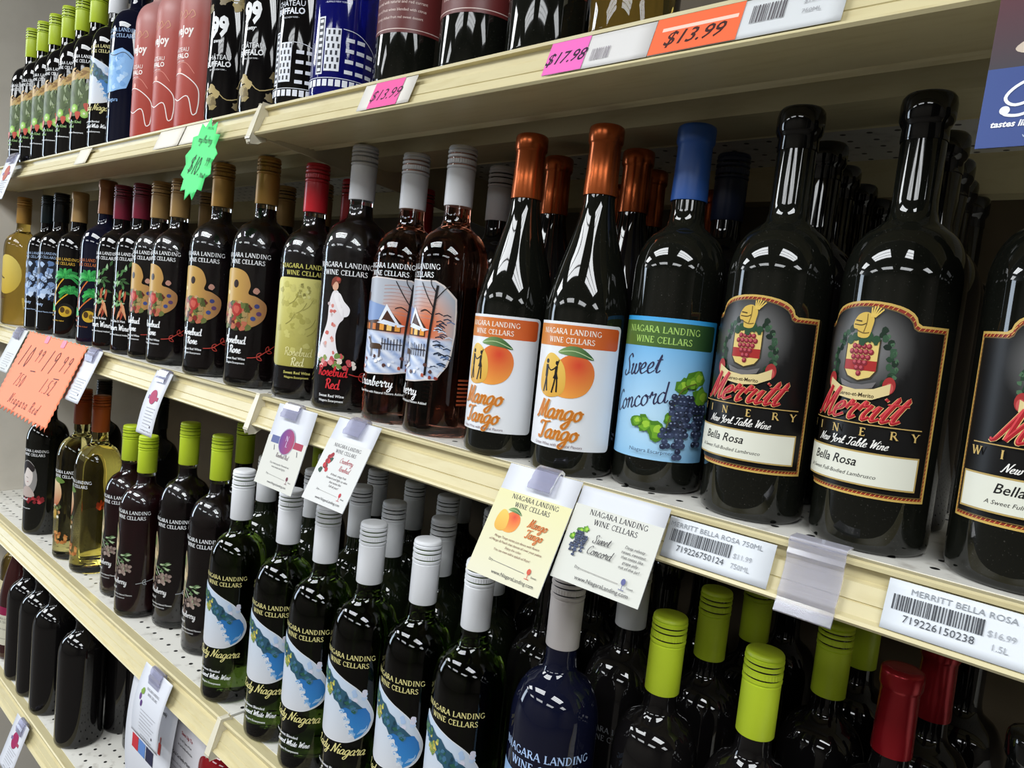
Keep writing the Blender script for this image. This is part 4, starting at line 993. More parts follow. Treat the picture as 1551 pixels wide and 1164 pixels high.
back('B', [(-0.223, .151, 'black bottle second in line behind the left gold-crest bottle'), (-0.235, .232, 'black bottle third in line behind the left gold-crest bottle'), (-0.241, .311, 'black bottle fourth in line behind the left gold-crest bottle'), (-0.243, .388, 'black bottle last in line behind the left gold-crest bottle'),
   (-0.135, .150, 'black bottle second in line behind the middle gold-crest bottle'), (-0.144, .232, 'black bottle third in line behind the middle gold-crest bottle'), (-0.153, .310, 'black bottle fourth in line behind the middle gold-crest bottle'), (-0.154, .388, 'black bottle last in line behind the middle gold-crest bottle')], 'claret', 'dark_opaque', 'dark_gloss', 'black bottles in the back rows', 'wax')

# ------------------------------------------------------------------ bottles on the topmost shelf
def A_(*a, **k): return bottle('A', *a, **k)
GP = 'lime-capped bottles with kiwi and berry print'
for i, (x, ds) in enumerate(zip((-1.907, -1.830, -1.753, -1.676, -1.599, -1.522), ('farthest left of six, beside the grey panel', 'second of six from the grey panel', 'third of six from the grey panel', 'fourth of six from the grey panel', 'fifth of six from the grey panel', 'sixth from the panel, beside the white-capped bottle'))):
    A_(x, .016, 'claret', 'dark_opaque', 'lime', 'kiwi', 30, 'lime-capped kiwi-print bottle, '+ds, GP)
A_(-1.436, .018, 'claret', 'dark_opaque', 'white_cap', 'lady_small', 30, 'white-capped dark bottle with white teardrop label, right of the kiwi bottles')
A_(-1.345, .020, 'magnum', 'dark_blue', 'navy', 'icy', 22, 'large midnight blue bottle with pale blue icy picture')
GP = 'frosted coral bottles'
for x, d in ((-1.245, 'nearest the icy blue bottle'), (-1.166, 'middle of the three'), (-1.086, 'nearest the black number bottles')):
    A_(x, .018, 'claret', 'pink_frost', 'white_cap', 'coral', -2, 'frosted coral bottle with white bison outline, '+d, GP)
GP = 'black bottles with a white number'
A_(-.992, .018, 'claret', 'dark_opaque', 'black_cap', 'ninety_nine', 28, 'black bottle with white 99 and gold leaves, beside the coral bottles', GP)
A_(-.900, .018, 'claret', 'dark_opaque', 'black_cap', 'ninety_nine', 22, 'black bottle with white 99 and gold leaves, beside the skyline bottle', GP)
GP = 'skyline bottles'
A_(-.820, .022, 'claret', 'dark_opaque', 'black_cap', 'skyline', 22, 'black bottle with white city skyline drawing', GP)
A_(-.738, .020, 'claret', 'cobalt', 'navy', 'skyline', 40, 'cobalt blue bottle with white city skyline drawing', GP)
GP = 'dark bottles with maroon labels'
for x, d in ((-.622, 'beside the cobalt bottle'), (-.523, 'middle of the three'), (-.434, 'beside the pale yellow bottle')):
    A_(x, .022, 'claret', 'merritt_glass', 'black_cap', 'maroon', 24, 'dark bottle with maroon wraparound label, '+d, GP)
A_(-.347, .022, 'claret', 'gold_wine', 'gold_tan', 'cream_label', 20, 'pale yellow wine bottle with cream label at the top edge')

# ------------------------------------------------------------------ bottles on the lower shelf
def C_(*a, **k): return bottle('C', *a, **k)
C_(-1.735, .032, 'magnum_tall', 'merritt_glass', 'black_cap', 'woman', 30, 'large dark bottle with woman portrait below the orange card')
C_(-1.700, .125, 'magnum_tall', 'dark_opaque', 'black_cap', None, 0, 'large dark bottle behind the woman portrait bottle')
GP = 'pale wine bottles with orange caps'
C_(-1.550, .035, 'magnum_tall', 'pale_wine', 'orange_cap', 'peach', 30, 'orange-capped pale wine bottle with peach print, left one of two', GP)
C_(-1.460, .037, 'magnum_tall', 'pale_wine', 'orange_cap', 'peach', 8, 'orange-capped pale wine bottle, right one of two beside the lime caps', GP)
C_(-1.470, .150, 'magnum_tall', 'dark_opaque', 'black_cap', None, 0, 'black bottle in shade behind the pale wine bottles')
GP = 'lime-capped bottles with berry print'
C_(-1.321, .040, 'claret', 'flint', 'lime', 'berry', 30, 'small lime-capped berry-print bottle, right of the pale wine bottles', GP, 'wine_berry')
C_(-1.222, .028, 'claret', 'flint', 'lime', 'berry', 30, 'small lime-capped berry-print bottle under the narrow hanging tag', GP, 'wine_berry')
C_(-1.150, .063, 'magnum_tall', 'flint', 'lime', 'berry', 30, 'large lime-capped berry-print bottle behind the open deck space', GP, 'wine_black')
C_(-1.036, .060, 'magnum_tall', 'flint', 'lime', 'berry', 26, 'large lime-capped berry-print bottle beside the white-capped green bottles', GP, 'wine_black')
back('C', [(-1.13, .150, 'lime-capped bottle behind the large berry-print bottles, left one'), (-1.02, .150, 'lime-capped bottle behind the large berry-print bottles, middle one'), (-1.03, .236, 'lime-capped bottle deepest in shade behind the berry-print bottles'), (-1.12, .236, 'dim lime-capped bottle in the third row behind the berry prints')], 'magnum_tall', 'dark_opaque', 'lime', 'lime-capped bottles in the second and third rows')
GP = 'white-capped green bottles with teardrop label'
for x, y, r_, d in ((-.893, .020, 30, 'farthest left, beside the berry-print bottles'), (-.776, .020, 28, 'second from the berry-print bottles'), (-.695, .020, 22, 'third from the berry-print bottles, under the cranberry card'), (-.614, .023, 22, 'fourth from the berry-print bottles'), (-.538, .035, 12, 'fifth, under the bare stretch of price channel'), (-.461, .036, 20, 'nearest the big midnight blue bottle')):
    C_(x, y, 'tall', 'green_glass', 'white_cap', 'lady', r_, 'white-capped green bottle with teardrop label, '+d, GP)
WB = [(-.960, .095), (-.860, .110), (-.755, .112), (-.672, .100), (-.590, .107), (-.515, .118), (-.940, .185), (-.825, .195), (-.745, .198), (-.665, .186), (-.585, .192), (-.735, .285), (-.650, .272)]
WD = ('second row, behind the first teardrop bottle', 'second row, behind the narrow rosebud card', 'second row, between the second and third teardrop bottles', 'second row, between the third and fourth teardrop bottles', 'second row, between the fourth and fifth teardrop bottles', 'second row, between the fifth and sixth teardrop bottles',
      'third row, left of the rosebud card', 'third row, behind the rosebud card', 'third row, behind the cranberry card', 'third row, right of the cranberry card', 'third row, below the bare price channel', 'fourth row, right of the cranberry card', 'fourth row, deepest below the bare price channel')
back('C', [(x, y, 'white-capped dark bottle in the '+d) for (x, y), d in zip(WB, WD)], 'tall', 'olive_dark', 'white_cap', 'white-capped bottles in the back rows')
C_(-.359, .042, 'magnum_tall', 'dark_blue', 'greyrose', 'big_blue', 26, 'large midnight blue bottle with grey cap, below the blue-grape price card')
C_(-.345, .135, 'magnum_tall', 'dark_opaque', 'grey', 'lime_swirl', 20, 'grey-capped dark bottle behind the large midnight blue bottle')
GP = 'lime-capped dark bottles at lower right'
C_(-.275, .078, 'tall', 'dark_opaque', 'lime', 'lime_swirl', 10, 'lime-capped dark bottle right of the midnight blue bottle, front row', GP)
C_(-.192, .079, 'tall', 'dark_opaque', 'lime', 'lime_swirl', 0, 'lime-capped dark bottle left of the red foil bottle, front row', GP)
back('C', [(-.279, .177, 'lime-capped bottle second in line, left one at lower right'), (-.268, .258, 'dim lime-capped bottle third in line at lower right'), (-.172, .292, 'dim olive-capped bottle deep under the clear plastic clip')], 'tall', 'dark_opaque', 'lime', GP)
C_(-.174, .200, 'tall', 'dark_opaque', 'lime', 'gold_swirl', 0, 'dark bottle with gold swirl print in shade left of red foil')
GP = 'red foil bottles at lower right'
C_(-.108, .143, 'tall', 'dark_opaque', 'red_foil', None, 0, 'red foil topped dark bottle in front at lower right', GP, closure='foil')
C_(-.098, .236, 'tall', 'dark_opaque', 'red_foil', None, 0, 'dim red foil topped bottle right behind the front red foil one', GP, closure='foil')

GP = 'unlit dark bottles at the back of the lower shelf'
for x, y, d in ((-.440, .125, 'second row, left of the grey-capped one behind the midnight blue bottle'), (-.430, .205, 'third row, left of the midnight blue bottle'), (-.355, .222, 'third row, behind the midnight blue bottle'), (-.350, .305, 'fourth row, behind the midnight blue bottle'), (-.262, .340, 'fourth row, behind the left lime caps'), (-.085, .325, 'third row, behind the red foil pair'), (-.020, .110, 'front, right of the red foil bottle at the corner'), (-.012, .200, 'second row, right of the red foil bottle'), (-.500, .205, 'third row, behind the last teardrop bottle'), (-.505, .290, 'fourth row, behind the last teardrop bottle'), (-.425, .290, 'fourth row, left of the midnight blue bottle')):
    C_(x, y, 'tall', 'dark_opaque', 'dark_gloss', None, 0, 'unlit dark bottle, '+d, GP, closure='wax')

# ------------------------------------------------------------------ bottles on the lowest shelf
def D_(*a, **k): return bottle('D', *a, **k)
D_(-1.995, .060, 'claret', 'gold_wine', 'tan', 'cream_label', 30, 'mustard wine bottle with cream label at the left edge, lowest shelf')
D_(-1.895, .034, 'hock', 'brown_red', 'burgundy', 'pale_label', 30, 'slender brown-red bottle with pale label at the far left, lowest shelf')
GP = 'dark plain bottles on the lowest shelf'
for x, y, d in ((-1.785, .026, 'next to the slender brown-red bottle'), (-1.698, .026, 'second of the front row'), (-1.608, .026, 'third of the front row'), (-1.460, .028, 'nearest the leaflets, front row'), (-1.745, .103, 'second row, behind the left pair'), (-1.640, .106, 'second row, behind the third'), (-1.455, .113, 'second row, behind the one nearest the leaflets'), (-1.368, .118, 'second row, right behind the leaflets'), (-1.430, .200, 'third row, deep in shade left of the leaflets'), (-1.345, .205, 'third row, deep in shade behind the leaflets'), (-1.545, .170, 'third row, between the front pair')):
    D_(x, y, 'wide', 'dark_opaque', 'black_cap', None, 0, 'plain dark bottle on the lowest shelf, '+d, GP)
D_(-.893, .030, 'broad', 'red_glass', 'red_foil', None, 0, 'bright red bottle below the ivory shelf end cap at bottom', None, closure='wax')

# ------------------------------------------------------------------ price cards, stickers, clips, leaflets
def card_art(wd, ht, fn, name, place, m=None):
    a = Art(); fn(a, wd*1000, ht*1000); return a.mesh(name, place, m or M['print_paper'])
def hang(kind, label, cat, x, yz, wd, ht, tilt, bend, fn, clip=None, group=None, roll=0.0, edge=None, paper='#d6d9e1'):
    """a paper card hanging from a shelf front: tilt = how far its foot stands out, bend = extra curl"""
    y0, z0 = yz
    t = empty(kind, (x, y0, ZB+z0), label, cat, group, 0); t.rotation_euler = (0, math.radians(roll), 0)
    dz = math.sqrt(max(1e-6, ht*ht-tilt*tilt))
    def place(u, v, off):
        s_ = 1-v/ht
        y = -(tilt*s_+bend*math.sin(math.pi*s_)); 
        n = Vector((0, -dz, tilt+bend*math.pi*math.cos(math.pi*s_))).normalized()
        p = Vector((u, y, -dz*s_))+n*(off+.0004 if off else 0)
        return tuple(p), tuple(n)
    a = Art(); W_, H_ = wd*1000, ht*1000
    outline = edge(W_, H_) if edge else [(0, 0), (W_, 0), (W_, H_), (0, H_)]
    a.raw([outline], srgb(paper), 20, 5); me = a.mesh('card', lambda u, v, o_: place(u, v, 0.0), M['print_paper'])
    bm = bmesh.new(); bm.from_mesh(me); bmesh.ops.remove_doubles(bm, verts=bm.verts, dist=1e-5); bm.to_mesh(me); bm.free()
    c = link('card', me, None, t); sol = c.modifiers.new('thickness', 'SOLIDIFY'); sol.thickness = .0003; sol.offset = -1
    if fn:
        link('print', card_art(wd, ht, fn, 'print', place), None, t)
    if clip:
        cx0, cx1, ch = clip
        prof = []
        for (b, d) in ((.004, -.010), (.0045, .002), (.001, .0045), (-.003, .003), (-.0035-tilt*.1, -.003), (-.0030-tilt*.14, -.006), (-.0042-tilt*.2, -.009), (-.0034-tilt*.24, -ch), (-.0022-tilt*.24, -ch), (-.0022-tilt*.1, -.004), (-.001, .0015), (.002, .001), (.003, -.010)):
            prof.append((b, d))
        link('plastic_clip', extrude_yz('plastic_clip', prof, cx0, cx1), M['frost'], t)
    return t
def para(a, u, v, n, wd, lh, th, col, rnd=None):
    pass
INK = '#3c3a3e'
def scale_line(a, W_, v, col):
    a.line([(W_*.3, v), (W_*.74, v-1)], .35, '#8d8a86'); a.sans('Dry', W_*.27, v-.6, 2.0, INK); a.ell(W_*.79, v+1.5, 1.9, 2.4, col); a.line([(W_*.79, v-.6), (W_*.79, v-4)], .5, col); a.rect(W_*.76, v-4.6, W_*.82, v-4.1, col); a.sans('Sweet', W_*.87, v-2.5, 1.6, INK)
def card_mango(a, W_, H_):
    a.rect(0, 0, W_, H_*.76, vgrad(0, '#d6d3bb', 70, '#dad6a6')); a.up()
    a.serif('NIAGARA LANDING', W_*.53, H_*.70, 4.0, INK); a.serif('WINE CELLARS', W_*.53, H_*.635, 4.0, INK)
    mango_fruit(a, W_*.27, H_*.50, .46, False)
    for c, w_ in (('#e8c08c', .42), ('#c4682a', .3)):
        a.up().script('Mango', W_*.68, H_*.505, 3.6, c, wd=w_); a.script('Tango', W_*.68, H_*.415, 3.6, c, wd=w_)
    for k, t in enumerate(('Mango Tango tastes just dance with flavors', 'of Mango & Peach that dances all over your palate', 'Enjoy the color', 'You can even add a splash of Rum!')): a.sans(t, W_*.5, H_*.345-k*3.6, 1.9, '#7a4a3c', shear=.15)
    scale_line(a, W_, H_*.15, '#c9553f'); a.sans('www.NiagaraLanding.com', W_*.62, H_*.05, 2.9, INK)
def card_concord(a, W_, H_):
    a.rect(0, 0, W_, H_*.80, '#d0d1c9'); a.up()
    a.serif('NIAGARA LANDING', W_*.52, H_*.72, 4.2, INK); a.serif('WINE CELLARS', W_*.52, H_*.63, 4.2, INK)
    leaves(a, [(W_*.16, H_*.53, 4), (W_*.09, H_*.46, 3.4), (W_*.22, H_*.56, 3.4)]); grapes(a, W_*.17, H_*.52, .42)
    a.script('Sweet', W_*.43, H_*.455, 3.4, INK, wd=.2, thin=.3); a.script('Concord', W_*.45, H_*.335, 3.4, INK, wd=.2, thin=.3)
    for k, t in enumerate(('Deep velvety', 'sweet, sweetest', 'that tastes like', 'grape jelly', 'out of the jar!')): a.sans(t, W_*.8, H_*.5-k*3.7, 2.2, INK, shear=.2)
    scale_line(a, W_, H_*.17, '#5b5f90'); a.sans('www.NiagaraLanding.com', W_*.58, H_*.055, 3.1, INK)
def card_rosebud(a, W_, H_):
    a.rect(0, 0, W_, H_*.6, '#d2d2ca'); a.up()
    a.rect(W_*.1, H_*.52, W_*.34, H_*.61, '#5a6494'); a.rect(W_*.66, H_*.52, W_*.92, H_*.6, '#a3384f'); a.up().ell(W_*.5, H_*.575, W_*.2, W_*.2, '#a7a3b4'); a.up().ell(W_*.5, H_*.575, W_*.185, W_*.185, ugrad(W_*.3, '#5a3c8c', W_*.7, '#a63a5c')); a.up().serif('N', W_*.5, H_*.58, 6, '#c9b9d8'); a.serif('L', W_*.52, H_*.51, 6, '#c9b9d8')
    for u in (.22, .82): a.line([(W_*u, H_*.5), (W_*(u+.03), H_*.44)], .8, '#3c3a50')
    a.script('Rosebud Red', W_*.5, H_*.37, 2.6, '#6d5a62', wd=.2)
    for k, t in enumerate(('Our most popular flavored red', 'wine sweet and lightly')): a.sans(t, W_*.5, H_*.28-k*4, 2.2, '#5d5a5e')
    scale_line(a, W_, H_*.15, '#6d2b3f'); a.sans('www.NiagaraLanding.com', W_*.58, H_*.05, 2.6, INK)
def card_cran(a, W_, H_):
    a.rect(0, 0, W_, H_*.74, '#d2d3d1'); a.up()
    a.serif('NIAGARA LANDING', W_*.5, H_*.66, 3.8, '#4c4a50'); a.serif('WINE CELLARS', W_*.52, H_*.595, 3.8, '#4c4a50')
    rnd = random.Random(3)
    for u, v in ((.2, .42), (.13, .36), (.26, .5)): a.jag(W_*u, H_*v, 4.4, '#2f4a3c', 10, .4, rnd)
    a.up()
    for k in range(9): a.ell(W_*(.14+.13*rnd.random()), H_*(.36+.2*rnd.random()), 2.6, 2.6, rnd.choice(['#b32a34', '#c94049', '#8f1f2a']))
    a.script('Cranberry', W_*.62, H_*.50, 2.8, '#b3525c', wd=.2); a.script('Rosebud', W_*.64, H_*.41, 2.8, '#b3525c', wd=.2)
    for k, t in enumerate(('A fresh, crispy fruit', 'forward and light on wine', 'that tastes like', 'Fall all year!')): a.sans(t, W_*.58, H_*.34-k*4, 2.4, '#5c5558', shear=.15)
    scale_line(a, W_, H_*.15, '#b3303c'); a.sans('www.NiagaraLanding.com', W_*.58, H_*.05, 2.8, INK)
def card_small(col, fruit=False):
    def fn(a, W_, H_):
        if col: a.ell(W_*.48, H_*.6, W_*.2, W_*.2, col); a.rect(W_*.2, H_*.56, W_*.34, H_*.62, '#7d6a92'); a.rect(W_*.62, H_*.55, W_*.8, H_*.61, '#a33a58')
        if fruit:
            a.ell(W_*.2, H_*.58, 3, 5, '#6b4a86'); a.ell(W_*.27, H_*.5, 3, 4.5, '#5a3a78'); a.jag(W_*.24, H_*.66, 6, '#7fa046', 10, .4); a.serif('NIAGARA LANDING', W_*.56, H_*.72, 3.2, '#77777c'); a.serif('WINE CELLARS', W_*.58, H_*.66, 3.2, '#77777c'); a.script('Diamond', W_*.62, H_*.5, 2.6, '#9a9aa6') if False else None
        a.up()
        for k in range(6): a.rect(W_*.3, H_*(.42-.05*k), W_*(.84-.06*(k % 3)), H_*(.42-.05*k)+1.0, '#a6a6ac')
        a.sans('www.NiagaraLanding.com', W_*.58, H_*.06, 2.4, '#55555a'); a.line([(W_*.3, H_*.13), (W_*.7, H_*.12)], .4, '#99999c'); a.ell(W_*.78, H_*.15, 1.2, 2.2, '#3c2c3c')
    return fn
GC = 'white price cards clipped along the shelf fronts'
YB = -.0095
hang('price_card', 'white card with mango picture hanging below the mango-label bottles', 'price card', -.398, (YB, .005), .077, .0965, .043, .0, card_mango, (.031, .055, .013), GC, paper='#d8dbe2')
hang('price_card', 'white card with blue grapes hanging below the sky-blue label bottle', 'price card', -.3205, (YB, .003), .0785, .075, .031, .0, card_concord, None, GC, paper='#d4d7de')
hang('price_card', 'white card with red cranberries below the gown-print bottle', 'price card', -.649, (YB, .004), .073, .094, .040, .0, card_cran, (.024, .051, .013), GC)
hang('price_card', 'white card with purple round seal, right of the ivory end cap', 'price card', -.771, (YB, .001), .080, .097, .026, .0, card_rosebud, (.018, .049, .013), GC)
hang('price_card', 'narrow curled white card with red seal over lime-capped bottles', 'price card', -1.118, (YB, -.001), .055, .097, .026, .004, card_small('#a8365c'), (.016, .046, .014), GC)
hang('price_card', 'plain white card hanging just right of the orange card', 'price card', -1.408, (YB, .004), .072, .097, .036, .0, card_small(None), (.02, .055, .02), GC)
hang('price_card', 'greyish white card hanging just left of the orange card', 'price card', -1.838, (YB, .005), .084, .097, .036, .0, card_small(None), (.022, .06, .02), GC, paper='#cfd2d2')
hang('price_card', 'curled white card hanging from the topmost shelf at the left edge', 'price card', -1.850, (-.036, .364), .086, .100, .028, .0, card_small('#b0563c'), (.03, .07, .016), GC)
hang('price_card', 'white card with purple fruit, over the promotional leaflets', 'price card', -1.040, (-.031, -.425), .088, .098, .016, .006, card_small(None, True), (.026, .06, .020), GC)
hang('price_card', 'white card with magenta seal at the bottom left corner', 'price card', -1.622, (-.031, -.767), .077, .097, .030, .0, card_small('#9c2458'), (.03, .06, .02), GC)
# zigzag-cut fluorescent cards
def zigzag(n, amp, sides):
    def fn(W_, H_):
        p = []
        for k in range(n*2+1): p.append((W_*k/(n*2), amp if k % 2 else 0))
        m_ = max(4, int(n*1.0))
        for k in range(1, m_*2): p.append((W_-(amp*.5 if k % 2 else 0), H_*k/(m_*2)))
        for k in range(n*2, -1, -1): p.append((W_*k/(n*2), H_-(amp*.4 if k % 2 else 0)))
        for k in range(m_*2-1, 0, -1): p.append((amp*.5 if k % 2 else 0, H_*k/(m_*2)))
        return p
    return fn
def orange_print(a, W_, H_):
    k_ = '#5b2a20'
    a.script('10', W_*.20, H_*.56, 24, k_, wd=.13, slant=.3, space=.8); a.script('99', W_*.40, H_*.66, 14, k_, wd=.15, slant=.3, space=.7)
    a.script('19', W_*.62, H_*.58, 24, k_, wd=.12, slant=.3, space=.8); a.script('99', W_*.84, H_*.64, 17, k_, wd=.13, slant=.3, space=.7)
    a.line([(W_*.36, H_*.54), (W_*.44, H_*.55)], 2, k_); a.line([(W_*.76, H_*.55), (W_*.84, H_*.56)], 2, k_)
    a.script('750', W_*.27, H_*.32, 14, k_, wd=.14, slant=.3, space=.5); a.script('1.5L', W_*.74, H_*.36, 15, k_, wd=.13, slant=.3, space=.4)
    a.script('Niagara Red', W_*.52, H_*.12, 10, k_, wd=.16, slant=.3, space=.7)
    for u in (.34, .62): a.rect(W_*u, H_*.90, W_*u+22, H_*.99, '#d68aa0', 4)
hang('price_sign', 'fluorescent orange zigzag-edged card with handwritten prices', 'price sign', -1.728, (-.013, .008), .332, .165, .062, .0, orange_print, None, edge=zigzag(15, 9, 1), paper='#ff8a62')
def star_edge(W_, H_):
    p = []; n = 13
    for k in range(n*2):
        t = math.pi*2*k/(n*2)+.2; r = 1.0 if k % 2 == 0 else .80
        p.append((W_/2+W_/2*r*math.cos(t), H_/2+H_/2*r*math.sin(t)))
    return p
def green_print(a, W_, H_):
    k_ = '#143a1c'
    a.script('my/bu/my', W_*.5, H_*.70, 5.0, k_, wd=.16); a.script('$10.', W_*.42, H_*.32, 13, k_, wd=.13, slant=.25); a.script('99', W_*.76, H_*.44, 6, k_, wd=.15); a.script('750ml', W_*.72, H_*.30, 3.2, k_, wd=.2)
    a.sans('SPECIAL', W_*.56, H_*.86, 3.4, '#1f6a30')
hang('price_sign', 'neon green starburst price tag on the topmost shelf front', 'price sign', -.972, (-.040, .352), .086, .112, .020, .0, green_print, None, edge=star_edge, paper='#4fe07c', roll=8)
# stickers pressed into the price channel
def sticker(x, wd, label, fn, paper, key='A', ht=.030, group=None, thick=.0003, z1=-.0035):
    z, yf = DECK[key]
    yt, yb = yf+.0012-.003, yf-.0092
    return hang('price_sticker', label, 'price sticker', x, (yf-.0024, z+z1), wd, ht, .0105, .0, fn, None, group, paper=paper)
def pink(txt):
    def fn(a, W_, H_):
        a.rect(W_*.22, 0, W_*.78, H_, '#e8589c'); a.up().sans(txt, W_*.5, H_*.28, 12, '#3b1030', shear=.35, narrow=.95)
    return fn
def pinkbar(a, W_, H_):
    a.rect(0, 0, W_*.40, H_, '#e868b8'); a.up().sans('$17.98', W_*.2, H_*.3, 10.5, '#2b1030', shear=.35, narrow=.9, bold=.01)
    rnd = random.Random(4); u = W_*.46
    while u < W_*.64: b = rnd.uniform(.4, 1.2); a.rect(u, H_*.2, u+b, H_*.55, '#9a949a'); u += b+rnd.uniform(.5, 1.2)
def orangebar(a, W_, H_):
    a.rect(0, 0, W_*.5, H_, '#f2683c'); a.up().sans('$13.99', W_*.25, H_*.2, 11, '#3b1410', shear=.35, bold=.012); a.rect(W_*.05, H_*.60, W_*.48, H_*.70, '#f6c9b8')
    rnd = random.Random(4); u = W_*.55
    while u < W_*.72: b = rnd.uniform(.4, 1.2); a.rect(u, H_*.35, u+b, H_*.8, '#5a565a'); u += b+rnd.uniform(.5, 1.2)
    a.sans('$13.99', W_*.85, H_*.6, 3, '#9a9a9e'); a.sans('750ML', W_*.85, H_*.35, 3, '#9a9a9e')
def shelf_bar(title, code, price, size, seed):
    def fn(a, W_, H_):
        a.sans(title, W_*.46, H_*.78, 3.4, '#8b9096', narrow=1.1)
        rnd = random.Random(seed); u = 4.0
        while u < 50: b = rnd.uniform(.25, 1.0); a.rect(u, H_*.42, u+b, H_*.72, '#3f4248'); u += b+rnd.uniform(.3, .95)
        a.sans(code, 29, H_*.22, 4.2, '#4c5056'); a.sans(price, 59, H_*.45, 3.4, '#a2a6ac', 'c'); a.sans(size, 59, H_*.22, 3.4, '#a2a6ac', 'c')
    return fn
GS = 'price stickers along the shelf fronts'
sticker(-.627, .080, 'white sticker with pink panel reading $13.99 under cobalt bottle', pink('$13.99'), '#dcd8d0', group=GS)
sticker(-.385, .095, 'white barcode sticker with pink end reading $17.98', pinkbar, '#d4d2d0', group=GS)
sticker(-.289, .130, 'white barcode sticker with orange end at the top edge', orangebar, '#cfd2d4', group=GS)
sticker(-1.443, .057, 'small blank white sticker below the white-capped topmost bottle', None, '#e0dac8', group=GS)
sticker(-1.114, .080, 'torn blank white sticker below the frosted coral bottles, left half', None, '#e2dccf', group=GS)
sticker(-1.030, .075, 'torn blank white sticker left of the green starburst, right half', None, '#e2dccf', group=GS)
sticker(-.245, .079, 'white barcode sticker on middle shelf beside blue-grape card', shelf_bar('MERRITT BELLA ROSA 750ML', '719226750124', '$11.99', '750ML', 1), '#d9dee4', 'B', .030, GS)
sticker(-.097, .096, 'white barcode sticker on middle shelf at the right edge', shelf_bar('MERRITT BELLA ROSA 1.5L', '719226150238', '$16.99', '1.5L', 2), '#d9dee4', 'B', .030, GS)
# clear plastic label holder
cp = []
for y, z in ((.008, .0055), (-.0035, .0055), (-.0055, .0035), (-.0050, -.002), (-.0068, -.005), (-.0056, -.0085), (-.0080, -.018), (-.0118, -.026), (-.0142, -.029), (-.0136, -.033), (-.0180, -.0410)): cp.append((y, z))
cp2 = [(y+.0012, z-.0012) for y, z in reversed(cp)]
ck = link('clip', extrude_yz('clip', cp+cp2, 0, .036), M['clear']); ck.location = (-.158, -.0005, ZB+.0005)
ck.name = 'label_holder'; tag(ck, 'empty clear plastic label holder clipped on the middle shelf front', 'label holder')
# hanging card at top right
def poster(a, W_, H_):
    a.rect(0, H_*.34, W_, H_, vgrad(H_*.34, '#3f3a40', H_, '#6b2430')); a.rect(0, 0, W_, H_*.34, ugrad(0, '#3b4f8a', W_, '#2c3a72')); a.up()
    rnd = random.Random(6)
    for k in range(16): a.ell(rnd.uniform(5, W_), rnd.uniform(H_*.4, H_), 1.6, 1.6, '#b9a7aa')
    a.blob([(10, H_*.42), (20, H_*.47), (34, H_*.44), (60, H_*.48), (60, H_*.40), (20, H_*.39)], '#c9b9a8')
    for k in range(12): a.jag(rnd.uniform(14, 40), rnd.uniform(H_*.41, H_*.47), 2.4, rnd.choice(['#b5473f', '#e6dcd0', '#8f6f5a', '#d98f6a']), 8, .4, rnd)
    for k in range(5): a.ell(20+k*5, H_*(.62+.1*k), 6, 5, rnd.choice(['#c98f84', '#8f4a4a', '#b5706a']))
    q = '#e8ecf4'; a.up()
    a.ell(10, H_*.155, 2.2, 2.2, q); a.line([(9, H_*.155), (11, H_*.135), (18, H_*.135), (28, H_*.19), (36, H_*.27), (44, H_*.34)], 1.5, q)
    a.line([(40, H_*.31), (28, H_*.305), (15, H_*.265), (9.5, H_*.21), (14, H_*.175), (24, H_*.205), (34, H_*.255)], 1.5, q); a.line([(44, H_*.31), (70, H_*.30), (74, H_*.24), (58, H_*.20)], 1.8, q)
    a.sans('tastes like', 5, H_*.085, 3.0, '#eef0f6', 'l', bold=.03, shear=.2); a.sans('white', 19, H_*.035, 2.1, '#b9c4de', 'l')
hang('hanging_card', 'dark and blue promotional card hanging at the top right corner', 'promotional card', -.0775, (-.043, .352), .11, .118, .014, .0, poster, None, paper='#4a4a58')
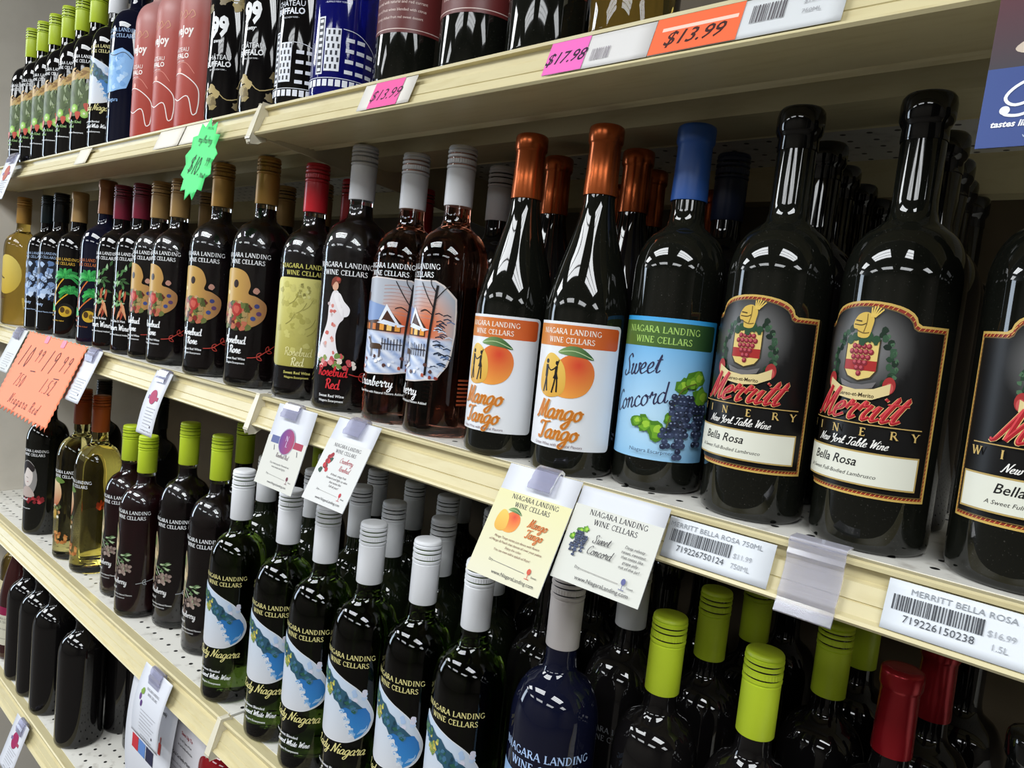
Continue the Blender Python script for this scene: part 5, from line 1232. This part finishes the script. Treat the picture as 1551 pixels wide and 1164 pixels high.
# promotional leaflets behind the lower shelf's front
def leaflet1(a, W_, H_):
    a.sans('Red', W_*.2, H_*.87, 5, '#2b2b2e', bold=.03, shear=.2); a.sans('Buy 12 Bottles', W_*.2, H_*.83, 2.4, INK); a.sans('Cat Family', W_*.7, H_*.85, 5, '#2b2b2e', bold=.02)
    rnd = random.Random(13)
    for row, v in enumerate((.74, .59)):
        for k in range(7):
            u = W_*(.14+.1*k); c = rnd.choice(['#9c2430', '#b5392f', '#2a2338', '#7a1f2a', '#c9a98c', '#c4573f']); 
            if row == 0 and k > 3: continue
            a.rect(u, H_*v, u+8, H_*v+17, c, 1.5); a.rect(u+2.8, H_*v+16, u+5.2, H_*v+26, c)
    a.rect(W_*.18, H_*.46, W_*.32, H_*.56, '#c4323c'); a.rect(W_*.33, H_*.46, W_*.48, H_*.56, '#5f86c4'); a.rect(W_*.5, H_*.46, W_*.66, H_*.56, '#2a2a44')
def leaflet2(a, W_, H_):
    a.sans('Red Cat', W_*.62, H_*.86, 6, '#2b2b2e', bold=.03, shear=.3); a.sans('Save Up To', W_*.62, H_*.77, 5, '#9c2430', bold=.02)
    a.sans('On All Types of Red', W_*.6, H_*.725, 3, INK, bold=.01); a.sans('& Cat Family of Bottles', W_*.6, H_*.685, 3.2, INK, bold=.01)
    a.sans('Red Cat & Cat Family of Bottles', W_*.52, H_*.60, 4.6, '#2b2b2e', bold=.02, narrow=.8)
    a.sans('Buy 12 Bottles Mix or Match All Wine', W_*.5, H_*.55, 2.6, INK); a.sans('Mix 12 or more Bottles Mix Any Time', W_*.5, H_*.515, 2.6, INK)
    for k in range(8): a.rect(W_*(.2+.08*k), H_*.34, W_*(.2+.08*k)+6, H_*.43, ['#9c2430', '#b5392f', '#7a1f2a', '#2a2338'][k % 4], 1.5); a.rect(W_*(.2+.08*k)+2, H_*.42, W_*(.2+.08*k)+4, H_*.48, '#40202a')
GL = 'promotional leaflets hung behind the lower shelf front'
hang('leaflet', 'white leaflet with rows of little red bottles, left one behind purple fruit card', 'leaflet', -1.118, (-.012, -.463), .155, .22, .002, .010, leaflet1, None, GL, paper='#d9dbe2')
hang('leaflet', 'white leaflet with bold text lines, right one beside the ivory end cap', 'leaflet', -1.045, (-.003, -.463), .150, .22, .002, .002, leaflet2, None, GL, paper='#d5d4d9')
